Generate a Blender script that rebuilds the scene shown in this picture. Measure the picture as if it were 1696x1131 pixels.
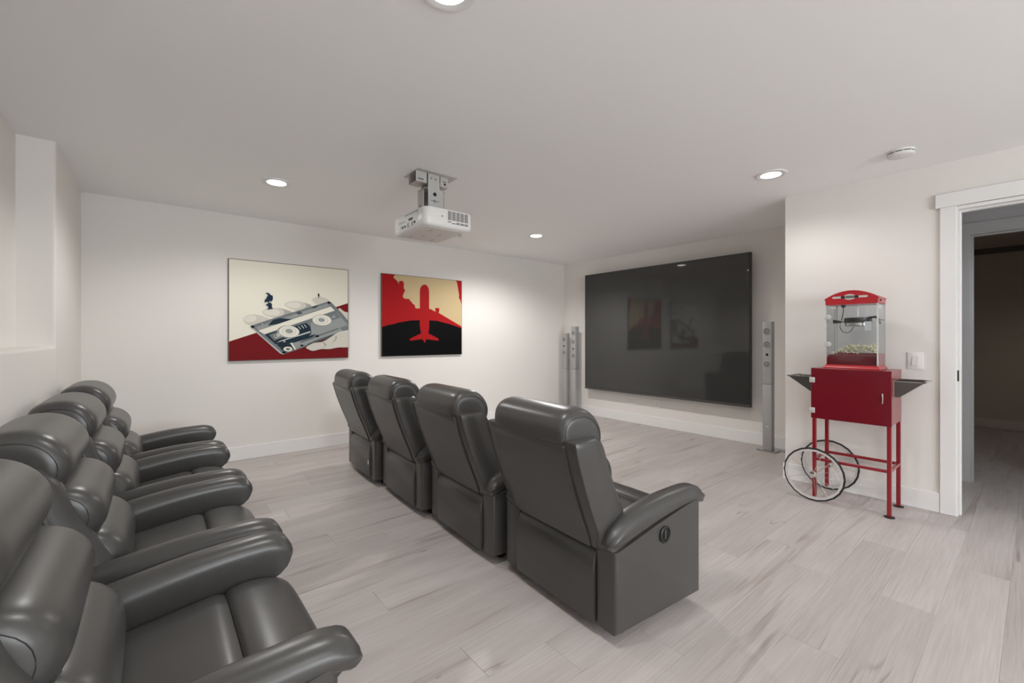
import bpy, bmesh, math, random
import numpy as np
from mathutils import Vector, Matrix
random.seed(7)
PI = math.pi
S = bpy.context.scene
COL = S.collection
for o in list(bpy.data.objects):
    bpy.data.objects.remove(o, do_unlink=True)

# ------------------------------------------------------------------ camera, world, lights, exposure
H = 1.226          # camera height
CE = 2.44          # ceiling height
cam_d = bpy.data.cameras.new('camera')
cam = bpy.data.objects.new('camera', cam_d)
COL.objects.link(cam)
cam_d.sensor_width = 36.0
cam_d.lens = 720.0 / 1696.0 * 36.0
cam_d.shift_y = -7.0 / 1696.0
cam_d.clip_start = 0.02
cam.location = (0, 0, H)
cam.rotation_euler = (PI / 2, 0, -math.atan2(720.0, 873.0))
S.camera = cam

world = bpy.data.worlds.new('world')
S.world = world
world.use_nodes = True
world.node_tree.nodes['Background'].inputs[0].default_value = (0.82, 0.9, 1.0, 1)
world.node_tree.nodes['Background'].inputs[1].default_value = 1.0

S.view_settings.view_transform = 'Standard'
S.view_settings.look = 'None'
S.view_settings.exposure = 0.53
S.view_settings.gamma = 1.0
S.view_settings.use_curve_mapping = False

LIGHTS = [(0.744, 3.80), (3.525, 3.82), (3.553, 1.273), (0.79, 1.31), (0.76, -1.25), (0.76, -3.1)]  # last two are unseen lights added behind the camera
SPOT_W = 46.0
SPOT_K = [1.06, 2.35, 0.35, 0.80, 0.80, 0.60]
for (lx, ly), spot_k in zip(LIGHTS, SPOT_K):
    ld = bpy.data.lights.new('can_light_beam', 'SPOT')
    ld.energy = SPOT_W * spot_k
    ld.color = (1.0, 0.985, 0.965)
    ld.spot_size = math.radians(160)
    ld.spot_blend = 0.55
    ld.shadow_soft_size = 0.075
    lo = bpy.data.objects.new('can_light_beam', ld)
    lo.location = (lx, ly, CE - 0.02)
    COL.objects.link(lo)
hd_ = bpy.data.lights.new('added_hall_beam', 'SPOT')  # unseen lamp added to brighten the hall
hd_.energy = 26.0; hd_.color = (0.86, 0.93, 1.0); hd_.spot_size = math.radians(150); hd_.spot_blend = 0.5; hd_.shadow_soft_size = 0.075
ho = bpy.data.objects.new('added_hall_beam', hd_); ho.location = (4.85, -0.75, CE - 0.02); COL.objects.link(ho)
fd_ = bpy.data.lights.new('added_far_room_beam', 'SPOT')  # unseen lamp added to lift the dim far room
fd_.energy = 14.0; fd_.color = (1.0, 0.93, 0.85); fd_.spot_size = math.radians(150); fd_.spot_blend = 0.5; fd_.shadow_soft_size = 0.075
fo = bpy.data.objects.new('added_far_room_beam', fd_); fo.location = (7.1, -1.0, CE - 0.03); COL.objects.link(fo)
# unseen fill light added behind the camera, placed at an added window
ad = bpy.data.lights.new('added_window_fill', 'AREA')
ad.shape = 'RECTANGLE'; ad.size = 2.6; ad.size_y = 1.35
ad.energy = 116.0
ad.color = (0.93, 0.96, 1.0)
ao = bpy.data.objects.new('added_window_fill', ad)
ao.location = (1.6, -4.12, 1.5)
ao.rotation_euler = (PI / 2, 0, 0)      # faces +y
COL.objects.link(ao)

# ------------------------------------------------------------------ materials
MATS = {}
def srgb(r, g, b):
    f = lambda c: (c / 255.0) / 12.92 if c / 255.0 <= 0.04045 else ((c / 255.0 + 0.055) / 1.055) ** 2.4
    return (f(r), f(g), f(b), 1)
def mat(name, col, rough=0.5, metal=0.0, bump=0.0, bscale=200.0, spec=0.5, emit=None, estr=0.0,
        trans=0.0, coat=0.0, vary=0.0, vscale=3.0, ior=None, alpha=None):
    m = bpy.data.materials.new(name)
    m.use_nodes = True
    nt = m.node_tree
    b = nt.nodes['Principled BSDF']
    if len(col) == 3: col = tuple(col) + (1,)
    b.inputs['Base Color'].default_value = col
    b.inputs['Roughness'].default_value = rough
    b.inputs['Metallic'].default_value = metal
    b.inputs['Specular IOR Level'].default_value = spec
    if ior: b.inputs['IOR'].default_value = ior
    if trans: b.inputs['Transmission Weight'].default_value = trans
    if coat: b.inputs['Coat Weight'].default_value = coat
    if alpha is not None: b.inputs['Alpha'].default_value = alpha
    if emit:
        b.inputs['Emission Color'].default_value = tuple(emit) + (1,)
        b.inputs['Emission Strength'].default_value = estr
    tc = nt.nodes.new('ShaderNodeTexCoord')
    if bump:
        n = nt.nodes.new('ShaderNodeTexNoise'); n.inputs['Scale'].default_value = bscale
        n.inputs['Detail'].default_value = 3
        nt.links.new(tc.outputs['Object'], n.inputs['Vector'])
        bp = nt.nodes.new('ShaderNodeBump'); bp.inputs['Strength'].default_value = bump
        bp.inputs['Distance'].default_value = 0.002
        nt.links.new(n.outputs['Fac'], bp.inputs['Height'])
        nt.links.new(bp.outputs['Normal'], b.inputs['Normal'])
    if vary:
        n = nt.nodes.new('ShaderNodeTexNoise'); n.inputs['Scale'].default_value = vscale
        n.inputs['Detail'].default_value = 4
        nt.links.new(tc.outputs['Object'], n.inputs['Vector'])
        mx = nt.nodes.new('ShaderNodeMix'); mx.data_type = 'RGBA'
        mx.inputs['A'].default_value = tuple(c * (1 - vary) for c in col[:3]) + (1,)
        mx.inputs['B'].default_value = tuple(min(1, c * (1 + vary)) for c in col[:3]) + (1,)
        nt.links.new(n.outputs['Fac'], mx.inputs['Factor'])
        nt.links.new(mx.outputs['Result'], b.inputs['Base Color'])
    MATS[name] = m
    return m

M_wall = mat('wall_paint', (0.805, 0.773, 0.735), 0.75, bump=0.15, bscale=90, vary=0.015, vscale=1.5)
M_ceil = mat('ceiling_paint', (0.94, 0.935, 0.925), 0.85, bump=0.2, bscale=60)
M_trim = mat('trim_paint', (0.84, 0.83, 0.815), 0.35)
M_leather = mat('grey_leather', (0.063, 0.0605, 0.0575), 0.33, bump=0.06, bscale=420, vary=0.12, vscale=5)
M_seam = mat('seam_thread', (0.012, 0.012, 0.011), 0.6)
M_blackp = mat('black_plastic', (0.012, 0.012, 0.012), 0.4)
M_dark = mat('dark_recess', (0.006, 0.006, 0.006), 0.7)
M_screen = mat('screen_glass', (0.040, 0.040, 0.038), 0.045, spec=0.55, vary=0.03, vscale=0.7)
M_bezel = mat('screen_bezel', (0.020, 0.019, 0.018), 0.3)
M_bezel2 = mat('bezel_lower_metal', (0.09, 0.088, 0.085), 0.4, metal=0.6)
M_silver = mat('speaker_silver', (0.40, 0.395, 0.39), 0.42, metal=0.15)
M_cone = mat('speaker_cone', (0.24, 0.235, 0.23), 0.45, metal=0.2)
M_ring = mat('speaker_ring', (0.55, 0.54, 0.53), 0.3, metal=0.3)
M_baseglass = mat('speaker_base_metal', (0.36, 0.355, 0.35), 0.18, metal=0.7)
M_white = mat('white_plastic', (0.76, 0.75, 0.725), 0.35)
M_projw = mat('projector_white', (0.80, 0.79, 0.765), 0.32)
M_mount = mat('mount_grey_metal', (0.52, 0.51, 0.49), 0.4, metal=0.25)
M_port = mat('port_grey', (0.50, 0.495, 0.48), 0.4)
M_red = mat('enamel_red', srgb(136, 18, 30), 0.28, coat=0.3)
M_redd = mat('door_dark_red', srgb(112, 14, 30), 0.22, coat=0.4, vary=0.08, vscale=4)
M_redm = mat('machine_red', srgb(176, 22, 34), 0.3, coat=0.2)
M_steel = mat('stainless_steel', (0.52, 0.50, 0.47), 0.25, metal=1.0, bump=0.05, bscale=300)
M_chrome = mat('chrome', (0.75, 0.74, 0.72), 0.15, metal=1.0)
M_rim = mat('wheel_rim', (0.72, 0.70, 0.69), 0.3, metal=0.4)
M_tyre = mat('tyre_rubber', (0.010, 0.010, 0.010), 0.5)
M_foot = mat('foot_rubber', (0.012, 0.012, 0.011), 0.5)
M_hinge = mat('clear_hinge', (0.62, 0.61, 0.59), 0.2, metal=0.2)
M_label = mat('sticker_grey', (0.55, 0.53, 0.51), 0.5)
M_labelw = mat('sticker_white', (0.75, 0.74, 0.72), 0.5)
M_kettle = mat('kettle_black', (0.016, 0.016, 0.015), 0.35)
M_pop = mat('popcorn', (0.88, 0.73, 0.50), 0.7, bump=0.6, bscale=150, vary=0.38, vscale=75)
M_lens = mat('lamp_lens', (0.9, 0.9, 0.9), 0.4, emit=(1, 0.98, 0.95), estr=6.0)
M_darkwall = mat('dark_room_paint', (0.50, 0.43, 0.36), 0.8, bump=0.15, bscale=90)
M_darktrim = mat('dark_room_trim', (0.60, 0.53, 0.47), 0.6)
M_band = mat('dark_band', (0.10, 0.085, 0.075), 0.6)
M_hall = mat('hall_paint', (0.62, 0.62, 0.63), 0.8)
M_frame = mat('canvas_edge', (0.10, 0.085, 0.06), 0.5)
M_sub = mat('subfloor', (0.30, 0.27, 0.25), 0.8)
M_tray = mat('tray_dark_steel', (0.16, 0.15, 0.14), 0.3, metal=0.8)

def glass(name, tint, fac=0.10):
    m = bpy.data.materials.new(name); m.use_nodes = True
    nt = m.node_tree; nt.nodes.clear()
    out = nt.nodes.new('ShaderNodeOutputMaterial')
    tr = nt.nodes.new('ShaderNodeBsdfTransparent'); tr.inputs[0].default_value = tint
    gl = nt.nodes.new('ShaderNodeBsdfGlossy'); gl.inputs['Roughness'].default_value = 0.05
    lw = nt.nodes.new('ShaderNodeLayerWeight'); lw.inputs['Blend'].default_value = 0.5
    pw = nt.nodes.new('ShaderNodeMath'); pw.operation = 'POWER'; pw.inputs[1].default_value = 5.0
    nt.links.new(lw.outputs['Facing'], pw.inputs[0])
    fr = nt.nodes.new('ShaderNodeMath'); fr.operation = 'MULTIPLY_ADD'; fr.inputs[1].default_value = 0.7; fr.inputs[2].default_value = 0.035
    nt.links.new(pw.outputs[0], fr.inputs[0])
    mx = nt.nodes.new('ShaderNodeMixShader')
    nt.links.new(fr.outputs[0], mx.inputs[0]); nt.links.new(tr.outputs[0], mx.inputs[1]); nt.links.new(gl.outputs[0], mx.inputs[2])
    nt.links.new(mx.outputs[0], out.inputs[0])
    return m
M_glass = glass('clear_acrylic', (0.93, 0.95, 0.96, 1))
M_edge = mat('acrylic_edge', (0.80, 0.79, 0.78), 0.2, alpha=0.75)
M_wglass = glass('added_window_glass', (0.97, 0.98, 0.98, 1))

def plank_material():
    m = bpy.data.materials.new('pale_oak_plank'); m.use_nodes = True
    nt = m.node_tree; N = nt.nodes; L = nt.links
    b = N['Principled BSDF']
    tc = N.new('ShaderNodeTexCoord'); oi = N.new('ShaderNodeObjectInfo')
    off = N.new('ShaderNodeVectorMath'); off.operation = 'SCALE'; off.inputs[0].default_value = (37.0, 91.0, 13.0)
    L.new(oi.outputs['Random'], off.inputs['Scale'])
    add = N.new('ShaderNodeVectorMath'); add.operation = 'ADD'
    L.new(tc.outputs['Object'], add.inputs[0]); L.new(off.outputs[0], add.inputs[1])
    def noise(sx, sy, scale, det=3, dist=0.0, rough=0.5):
        mp = N.new('ShaderNodeMapping'); mp.inputs['Scale'].default_value = (sx, sy, 1)
        L.new(add.outputs[0], mp.inputs[0])
        n = N.new('ShaderNodeTexNoise'); n.inputs['Scale'].default_value = scale
        n.inputs['Detail'].default_value = det; n.inputs['Distortion'].default_value = dist
        n.inputs['Roughness'].default_value = rough
        L.new(mp.outputs[0], n.inputs['Vector']); return n.outputs['Fac']
    def ramp(src, p0, c0, p1, c1):
        r = N.new('ShaderNodeValToRGB')
        r.color_ramp.elements[0].position = p0; r.color_ramp.elements[0].color = c0
        r.color_ramp.elements[1].position = p1; r.color_ramp.elements[1].color = c1
        L.new(src, r.inputs[0]); return r.outputs['Color']
    def mix(a, bb, fac, mode='MIX'):
        mx = N.new('ShaderNodeMix'); mx.data_type = 'RGBA'; mx.blend_type = mode
        if isinstance(fac, float): mx.inputs['Factor'].default_value = fac
        else: L.new(fac, mx.inputs['Factor'])
        for s, k in ((a, 'A'), (bb, 'B')):
            if isinstance(s, tuple): mx.inputs[k].default_value = s
            else: L.new(s, mx.inputs[k])
        return mx.outputs['Result']
    base = ramp(noise(1.2, 7, 1.0, 4), 0.3, (0.475, 0.428, 0.410, 1), 0.7, (0.555, 0.508, 0.490, 1))
    tone = ramp(oi.outputs['Random'], 0.0, (0.95, 0.945, 0.94, 1), 1.0, (1.04, 1.04, 1.04, 1))
    c = mix(base, tone, 1.0, 'MULTIPLY')
    fine = ramp(noise(2.5, 70, 1.6, 4, 0.3), 0.35, (0.93, 0.925, 0.92, 1), 0.65, (1.04, 1.04, 1.04, 1))
    c = mix(c, fine, 1.0, 'MULTIPLY')
    # cathedral grain
    mp = N.new('ShaderNodeMapping'); mp.inputs['Scale'].default_value = (1.1, 9, 1)
    L.new(add.outputs[0], mp.inputs[0])
    wv = N.new('ShaderNodeTexWave'); wv.wave_type = 'BANDS'; wv.bands_direction = 'Y'
    wv.inputs['Scale'].default_value = 2.0; wv.inputs['Distortion'].default_value = 9.0
    wv.inputs['Detail'].default_value = 2.0; wv.inputs['Detail Scale'].default_value = 0.9
    L.new(mp.outputs[0], wv.inputs['Vector'])
    cath = ramp(wv.outputs['Fac'], 0.0, (0.90, 0.89, 0.885, 1), 0.35, (1.0, 1.0, 1.0, 1))
    msk = ramp(noise(0.9, 5, 1.3, 1), 0.52, (0, 0, 0, 1), 0.64, (1, 1, 1, 1))
    c = mix(c, mix(c, cath, 1.0, 'MULTIPLY'), msk)
    # dark mineral streaks and knots
    st = ramp(noise(0.9, 14, 1.0, 3, 0.6), 0.595, (0, 0, 0, 1), 0.76, (1, 1, 1, 1))
    c = mix(c, mix(c, (0.66, 0.61, 0.58, 1), 1.0, 'MULTIPLY'), st)
    ln = N.new('ShaderNodeMath'); ln.operation = 'SUBTRACT'; ln.inputs[1].default_value = 0.5
    L.new(noise(0.45, 8.0, 0.8, 2, 0.25), ln.inputs[0])
    ab = N.new('ShaderNodeMath'); ab.operation = 'ABSOLUTE'; L.new(ln.outputs[0], ab.inputs[0])
    l2 = ramp(ab.outputs[0], 0.0, (1, 1, 1, 1), 0.010, (0, 0, 0, 1))
    gate = ramp(noise(1.6, 4, 1.0, 2), 0.50, (0, 0, 0, 1), 0.66, (1, 1, 1, 1))
    lm = mix(l2, gate, 1.0, 'MULTIPLY')
    c = mix(c, mix(c, (0.55, 0.49, 0.46, 1), 1.0, 'MULTIPLY'), lm)
    vo = N.new('ShaderNodeTexVoronoi'); vo.inputs['Scale'].default_value = 3.2
    mp2 = N.new('ShaderNodeMapping'); mp2.inputs['Scale'].default_value = (0.55, 1.3, 1)
    L.new(add.outputs[0], mp2.inputs[0]); L.new(mp2.outputs[0], vo.inputs['Vector'])
    kn = ramp(vo.outputs['Distance'], 0.012, (1, 1, 1, 1), 0.04, (0, 0, 0, 1))
    c = mix(c, mix(c, (0.42, 0.37, 0.34, 1), 1.0, 'MULTIPLY'), kn)
    L.new(c, b.inputs['Base Color'])
    b.inputs['Roughness'].default_value = 0.42
    b.inputs['Specular IOR Level'].default_value = 0.4
    bp = N.new('ShaderNodeBump'); bp.inputs['Strength'].default_value = 0.12; bp.inputs['Distance'].default_value = 0.001
    L.new(noise(2.5, 70, 1.6, 4, 0.3), bp.inputs['Height']); L.new(bp.outputs[0], b.inputs['Normal'])
    return m
M_plank = plank_material()

# ------------------------------------------------------------------ mesh helpers
def obj(name, bm, m, parent=None, smooth=None, loc=None):
    me = bpy.data.meshes.new(name)
    bmesh.ops.recalc_face_normals(bm, faces=bm.faces)
    bm.to_mesh(me); bm.free()
    for mm in (m if isinstance(m, (list, tuple)) else [m]): me.materials.append(mm)
    if smooth is not None:
        me.shade_smooth()
        if smooth < 179: me.set_sharp_from_angle(angle=math.radians(smooth))
    o = bpy.data.objects.new(name, me)
    COL.objects.link(o)
    if parent: o.parent = parent
    if loc: o.location = loc
    return o
def tag(o, label=None, cat=None, group=None, kind=None):
    if label: o['label'] = label
    if cat: o['category'] = cat
    if group: o['group'] = group
    if kind: o['kind'] = kind
    return o
def empty(name, loc, label, cat, group=None, rz=0.0):
    o = bpy.data.objects.new(name, None); COL.objects.link(o)
    o.location = loc; o.rotation_euler = (0, 0, rz); o.empty_display_size = 0.1
    return tag(o, label, cat, group)
def struct(name, bm, m, parent=None, smooth=None):
    o = obj(name, bm, m, parent, smooth)
    if not parent: o['kind'] = 'structure'
    return o
def box(bm, x0, x1, y0, y1, z0, z1, bev=0.0, seg=2, mi=0):
    r = bmesh.ops.create_cube(bm, size=1.0)
    vs = r['verts']
    for v in vs:
        v.co = Vector(((x0 + x1) / 2 + v.co.x * (x1 - x0), (y0 + y1) / 2 + v.co.y * (y1 - y0), (z0 + z1) / 2 + v.co.z * (z1 - z0)))
    fs = set(f for v in vs for f in v.link_faces)
    for f in fs: f.material_index = mi
    if bev > 0:
        es = list(set(e for v in vs for e in v.link_edges))
        rr = bmesh.ops.bevel(bm, geom=es, offset=bev, segments=seg, profile=0.5, affect='EDGES')
        for f in rr['faces']: f.material_index = mi
    return bm
def BM(): return bmesh.new()
def bxo(*a, **k): return box(BM(), *a, **k)
def loft(bm, rings, cap=True, closed=True, mi=0):
    R = [[bm.verts.new(p) for p in r] for r in rings]
    n = len(R[0])
    for i in range(len(R) - 1):
        for j in range(n if closed else n - 1):
            f = bm.faces.new((R[i][j], R[i][(j + 1) % n], R[i + 1][(j + 1) % n], R[i + 1][j]))
            f.material_index = mi
    if cap:
        for r in (R[0], R[-1]):
            f = bm.faces.new(r); f.material_index = mi
    return bm
def tube(bm, pts, rad, n=8, mi=0, closed=False):
    pts = [Vector(p) for p in pts]
    rings = []
    up = Vector((0, 0, 1))
    m = len(pts)
    for i, p in enumerate(pts):
        if closed: t = pts[(i + 1) % m] - pts[i - 1]
        else: t = pts[min(i + 1, m - 1)] - pts[max(i - 1, 0)]
        t.normalize()
        a = t.cross(up)
        if a.length < 1e-3: a = t.cross(Vector((1, 0, 0)))
        a.normalize(); b = t.cross(a)
        r = rad[i] if isinstance(rad, (list, tuple)) else rad
        rings.append([p + a * (r * math.cos(2 * PI * k / n)) + b * (r * math.sin(2 * PI * k / n)) for k in range(n)])
    if closed: rings.append(rings[0])
    loft(bm, rings, cap=not closed, mi=mi)
    if closed: bmesh.ops.remove_doubles(bm, verts=bm.verts, dist=1e-6)
    return bm
def lathe(bm, prof, axis='z', c=(0, 0, 0), n=24, mi=0):
    """prof: (radius, height) list; revolved about axis through c"""
    rings = []
    for r, h in prof:
        ring = []
        for k in range(n):
            a = 2 * PI * k / n
            u, v = r * math.cos(a), r * math.sin(a)
            p = {'z': (u, v, h), 'x': (h, u, v), 'y': (u, h, v)}[axis]
            ring.append((c[0] + p[0], c[1] + p[1], c[2] + p[2]))
        rings.append(ring)
    return loft(bm, rings, mi=mi)
def prism(bm, poly, a0, a1, plane='xz', bev=0.0, seg=2, mi=0):
    """extrude polygon; plane xz -> along y, yz -> along x, xy -> along z"""
    def P(p, a):
        return {'xz': (p[0], a, p[1]), 'yz': (a, p[0], p[1]), 'xy': (p[0], p[1], a)}[plane]
    A = [bm.verts.new(P(p, a0)) for p in poly]; B = [bm.verts.new(P(p, a1)) for p in poly]
    n = len(poly); fs = [bm.faces.new(A), bm.faces.new(B)]
    for i in range(n): fs.append(bm.faces.new((A[i], A[(i + 1) % n], B[(i + 1) % n], B[i])))
    for f in fs: f.material_index = mi
    if bev:
        es = set(e for f in fs[:2] for e in f.edges)
        bmesh.ops.bevel(bm, geom=list(es), offset=bev, segments=seg, profile=0.5, affect='EDGES')
    return bm
def disc(bm, c, r, axis, depth, n=20, mi=0):
    return lathe(bm, [(r, 0), (r, depth)], axis, c, n, mi)
def lerp(a, b, t): return a + (b - a) * t
def interp(x, xs, ys):
    return float(np.interp(x, xs, ys))
def smoothcurve(pts, n):
    """Catmull-Rom through 2D points"""
    P = [pts[0]] + list(pts) + [pts[-1]]; out = []
    for i in range(1, len(P) - 2):
        for k in range(n):
            t = k / n
            out.append(tuple(0.5 * (2 * P[i][d] + (P[i + 1][d] - P[i - 1][d]) * t + (2 * P[i - 1][d] - 5 * P[i][d] + 4 * P[i + 1][d] - P[i + 2][d]) * t * t + (3 * P[i][d] - P[i - 1][d] - 3 * P[i + 1][d] + P[i + 2][d]) * t ** 3) for d in (0, 1)))
    out.append(tuple(pts[-1])); return out
def copy_tree(o, parent=None):
    c = o.copy(); COL.objects.link(c)
    if parent: c.parent = parent
    for ch in list(o.children): copy_tree(ch, c)
    return c

# ------------------------------------------------------------------ room shell
XL, XR, YA = -0.466, 5.327, 5.079      # left wall, screen wall, picture wall
XC, YC = 4.25, 1.408                   # door wall plane and its outer corner
YB = -4.0                              # wall behind the camera
XH, XF = 5.33, 8.75                    # far hall wall, far room wall
DY0, DY1, DZ = -0.46, 0.352, 2.10      # doorway in the door wall
T = 0.12

fl = struct('floor', bxo(XL - 0.3, XF + 0.2, YB - 0.2, YA + 0.2, -0.16, -0.013), M_sub)
PW, PL = 0.1955, 1.30
plank_cache = {}
def plank(x0, x1, y0, y1):
    k = (round(x1 - x0, 3), round(y1 - y0, 3))
    if k not in plank_cache:
        g = 0.0004
        plank_cache[k] = None
        bm = bxo(-k[0] / 2 + g, k[0] / 2 - g, -k[1] / 2 + g, k[1] / 2 - g, -0.0125, 0.0, bev=0.0007, seg=1)
        o = obj('plank', bm, M_plank, fl)
        plank_cache[k] = o.data
    else:
        o = bpy.data.objects.new('plank', plank_cache[k]); COL.objects.link(o); o.parent = fl
    o.location = ((x0 + x1) / 2, (y0 + y1) / 2, random.uniform(-0.0003, 0.0))
    return o
row = 0
y = 0.0915 - 5 * PW
offs = [0.0, 0.72, 0.30, 1.02, 0.52, 0.12, 0.86]
while y < YA:
    y1 = min(y + PW, YA + 0.02)
    o = (0.715 + {0: 1.30 - 0.01, 1: 0.65, 2: 0.0}.get(row - 5, offs[(row * 3) % 7] + 0.1 * ((row * 5) % 3))) % PL
    if row - 5 == 0: o = 0.715 + 0.01
    if row - 5 == 2: o = 0.715
    if row - 5 == 3: o = 0.07
    xe = XR if y1 > 1.40 else XC + 0.06
    if DY0 < (y + y1) / 2 < 0.70: xe = XF
    elif y1 < 1.40: xe = XC + 0.05
    x = XL - PL + (o - XL) % PL
    while x < xe:
        a, b_ = max(x, XL), min(x + PL, xe)
        if b_ - a > 0.02: plank(a, b_, y, y1)
        x += PL
    y += PW; row += 1
# rest of the hall and far-room floor, which only shows from the side
struct('floor_hall', bxo(XC + 0.07, XF + 0.1, 0.68, 1.80, -0.0129, -0.0004), M_plank)
struct('floor_behind', bxo(XL, XC, YB, 0.0915 - 5 * PW - 0.001, -0.0129, -0.0004), M_plank)

struct('ceiling', bxo(XL - 0.45, XF + 0.2, YB - 0.2, YA + 0.2, CE, CE + 0.12), M_ceil)
struct('wall_north', bxo(XL - T, XR + T, YA, YA + T, 0, CE), M_wall)
struct('wall_east', bxo(XR, XR + T, YC - 0.1, YA, 0, CE), M_wall)
struct('wall_return', bxo(XC + T, XR, YC - T, YC, 0, CE), M_wall)
bm = BM()
box(bm, XC, XC + T, DY1 + 0.02, YC, 0, CE)
box(bm, XC, XC + T, DY0 - 0.02, DY1 + 0.02, DZ + 0.02, CE)
box(bm, XC, XC + T, YB, DY0 - 0.02, 0, CE)
struct('wall_doorway', bm, M_wall)
# left wall with the deep recess
NX, NY1, NY0, NZ = -0.635, 3.885, 1.75, 1.17
bm = BM()
box(bm, NX - T, XL, NY1, YA, 0, CE)
box(bm, XL - 0.26, XL, NY0, NY1, 0, NZ)
box(bm, NX - T, XL, YB, NY0, 0, CE)
bmesh.ops.bevel(bm, geom=[e for e in bm.edges if all(abs(v.co.x - XL) < 1e-4 for v in e.verts) and (all(abs(v.co.y - NY1) < 1e-4 for v in e.verts) and min(v.co.z for v in e.verts) > -1 and max(v.co.z for v in e.verts) > 2 or all(abs(v.co.z - NZ) < 1e-4 for v in e.verts))], offset=0.018, segments=4, profile=0.5, affect='EDGES')
box(bm, NX - T, NX, NY0, NY1, NZ, CE)
struct('wall_west', bm, M_wall, smooth=40)
# wall behind the camera, with a window added for the fill light
bm = BM()
WX0, WX1, WZ0, WZ1 = 0.3, 2.9, 0.85, 2.15
box(bm, XL - T, WX0, YB - T, YB, 0, CE); box(bm, WX1, XC + T, YB - T, YB, 0, CE)
box(bm, WX0, WX1, YB - T, YB, 0, WZ0); box(bm, WX0, WX1, YB - T, YB, WZ1, CE)
struct('wall_south', bm, M_wall)
bm = BM()
for a in ((WX0, WX0 + 0.06, WZ0, WZ1), (WX1 - 0.06, WX1, WZ0, WZ1), (WX0, WX1, WZ0, WZ0 + 0.06), (WX0, WX1, WZ1 - 0.06, WZ1), (1.57, 1.63, WZ0, WZ1)):
    box(bm, a[0], a[1], YB - 0.09, YB - 0.03, a[2], a[3], bev=0.004, seg=1)
w1 = struct('added_window_1', bm, M_trim)
obj('pane', bxo(WX0 + 0.05, 1.58, YB - 0.065, YB - 0.058, WZ0 + 0.05, WZ1 - 0.05), M_wglass, w1)
obj('pane', bxo(1.62, WX1 - 0.05, YB - 0.065, YB - 0.058, WZ0 + 0.05, WZ1 - 0.05), M_wglass, w1)
# hall and far room
D2Y1, D2Z = 0.365, 2.09
bm = BM()
box(bm, XH, XH + T, D2Y1 + 0.02, 1.30, 0, CE); box(bm, XH, XH + T, -0.48, D2Y1 + 0.02, D2Z + 0.02, CE); box(bm, XH, XH + T, YB, -0.48, 0, CE)
struct('wall_hall', bm, M_hall)
struct('wall_hall_end', bxo(XC + T, XR + T, YB - T, YB, 0, CE), M_hall)
fr = struct('wall_far_room', bxo(XF, XF + T, -1.9, 1.8, 0, CE), M_darkwall)
bm = BM(); box(bm, XH + T, XF, 1.7, 1.8, 0, CE); box(bm, XH + T, XF, -1.9, -1.8, 0, CE)
struct('wall_far_sides', bm, M_darkwall)
struct('ceiling_far_room', bxo(XH + T, XF, -1.8, 1.7, CE - 0.01, CE + 0.001), M_darkwall)
struct('baseboard_far_room', bxo(XF - 0.014, XF, -1.8, 1.7, 0, 0.125, bev=0.004, seg=1), M_darktrim)
struct('top_band_far_room', bxo(XF - 0.03, XF, -1.8, 1.7, CE - 0.085, CE - 0.01), M_band)  # dark strip along the top of the far-room wall
# baseboards
BH, BT = 0.135, 0.014
def baseb(name, x0, x1, y0, y1):
    bm = bxo(x0, x1, y0, y1, 0.0, BH, bev=0.003, seg=2)
    struct(name, bm, M_trim)
baseb('baseboard_north', XL, XR - BT, YA - BT, YA)
baseb('baseboard_east', XR - BT, XR, YC + BT, YA)
baseb('baseboard_return', XC + 0.002, XR - BT, YC, YC + BT)
baseb('baseboard_doorway', XC - BT, XC, 0.442, YC + BT)
baseb('baseboard_west', XL, XL + BT, YB, YA - BT)
# door frame of the room
bm = BM()
box(bm, XC - 0.018, XC, DY1 + 0.008, 0.441, 0, 2.125, bev=0.002, seg=1)
box(bm, XC - 0.018, XC, -0.55, DY0 - 0.008, 0, 2.125, bev=0.002, seg=1)
d1 = struct('door_1', bm, M_trim)
obj('header', bxo(XC - 0.026, XC, -0.575, 0.464, 2.125, 2.221, bev=0.003, seg=1), M_trim, d1)
bm = BM()
box(bm, XC - 0.012, XC + T + 0.01, DY1, DY1 + 0.022, 0, DZ); box(bm, XC - 0.012, XC + T + 0.01, DY0 - 0.022, DY0, 0, DZ)
box(bm, XC - 0.012, XC + T + 0.01, DY0 - 0.022, DY1 + 0.022, DZ, DZ + 0.022)
obj('jamb', bm, M_trim, d1)
bm = BM()
box(bm, XC + 0.035, XC + 0.075, DY1 - 0.012, DY1, 0, DZ - 0.012, bev=0.002, seg=1); box(bm, XC + 0.035, XC + 0.075, DY0, DY0 + 0.012, 0, DZ - 0.012, bev=0.002, seg=1)
box(bm, XC + 0.035, XC + 0.075, DY0, DY1, DZ - 0.012, DZ, bev=0.002, seg=1)
obj('door_stop', bm, M_trim, d1)
tag(obj('strike_plate', bxo(XC - 0.013, XC + 0.020, DY1 - 0.003, DY1 + 0.004, 0.925, 1.0, bev=0.001, seg=1), M_blackp, d1), 'black strike plate')
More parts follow.
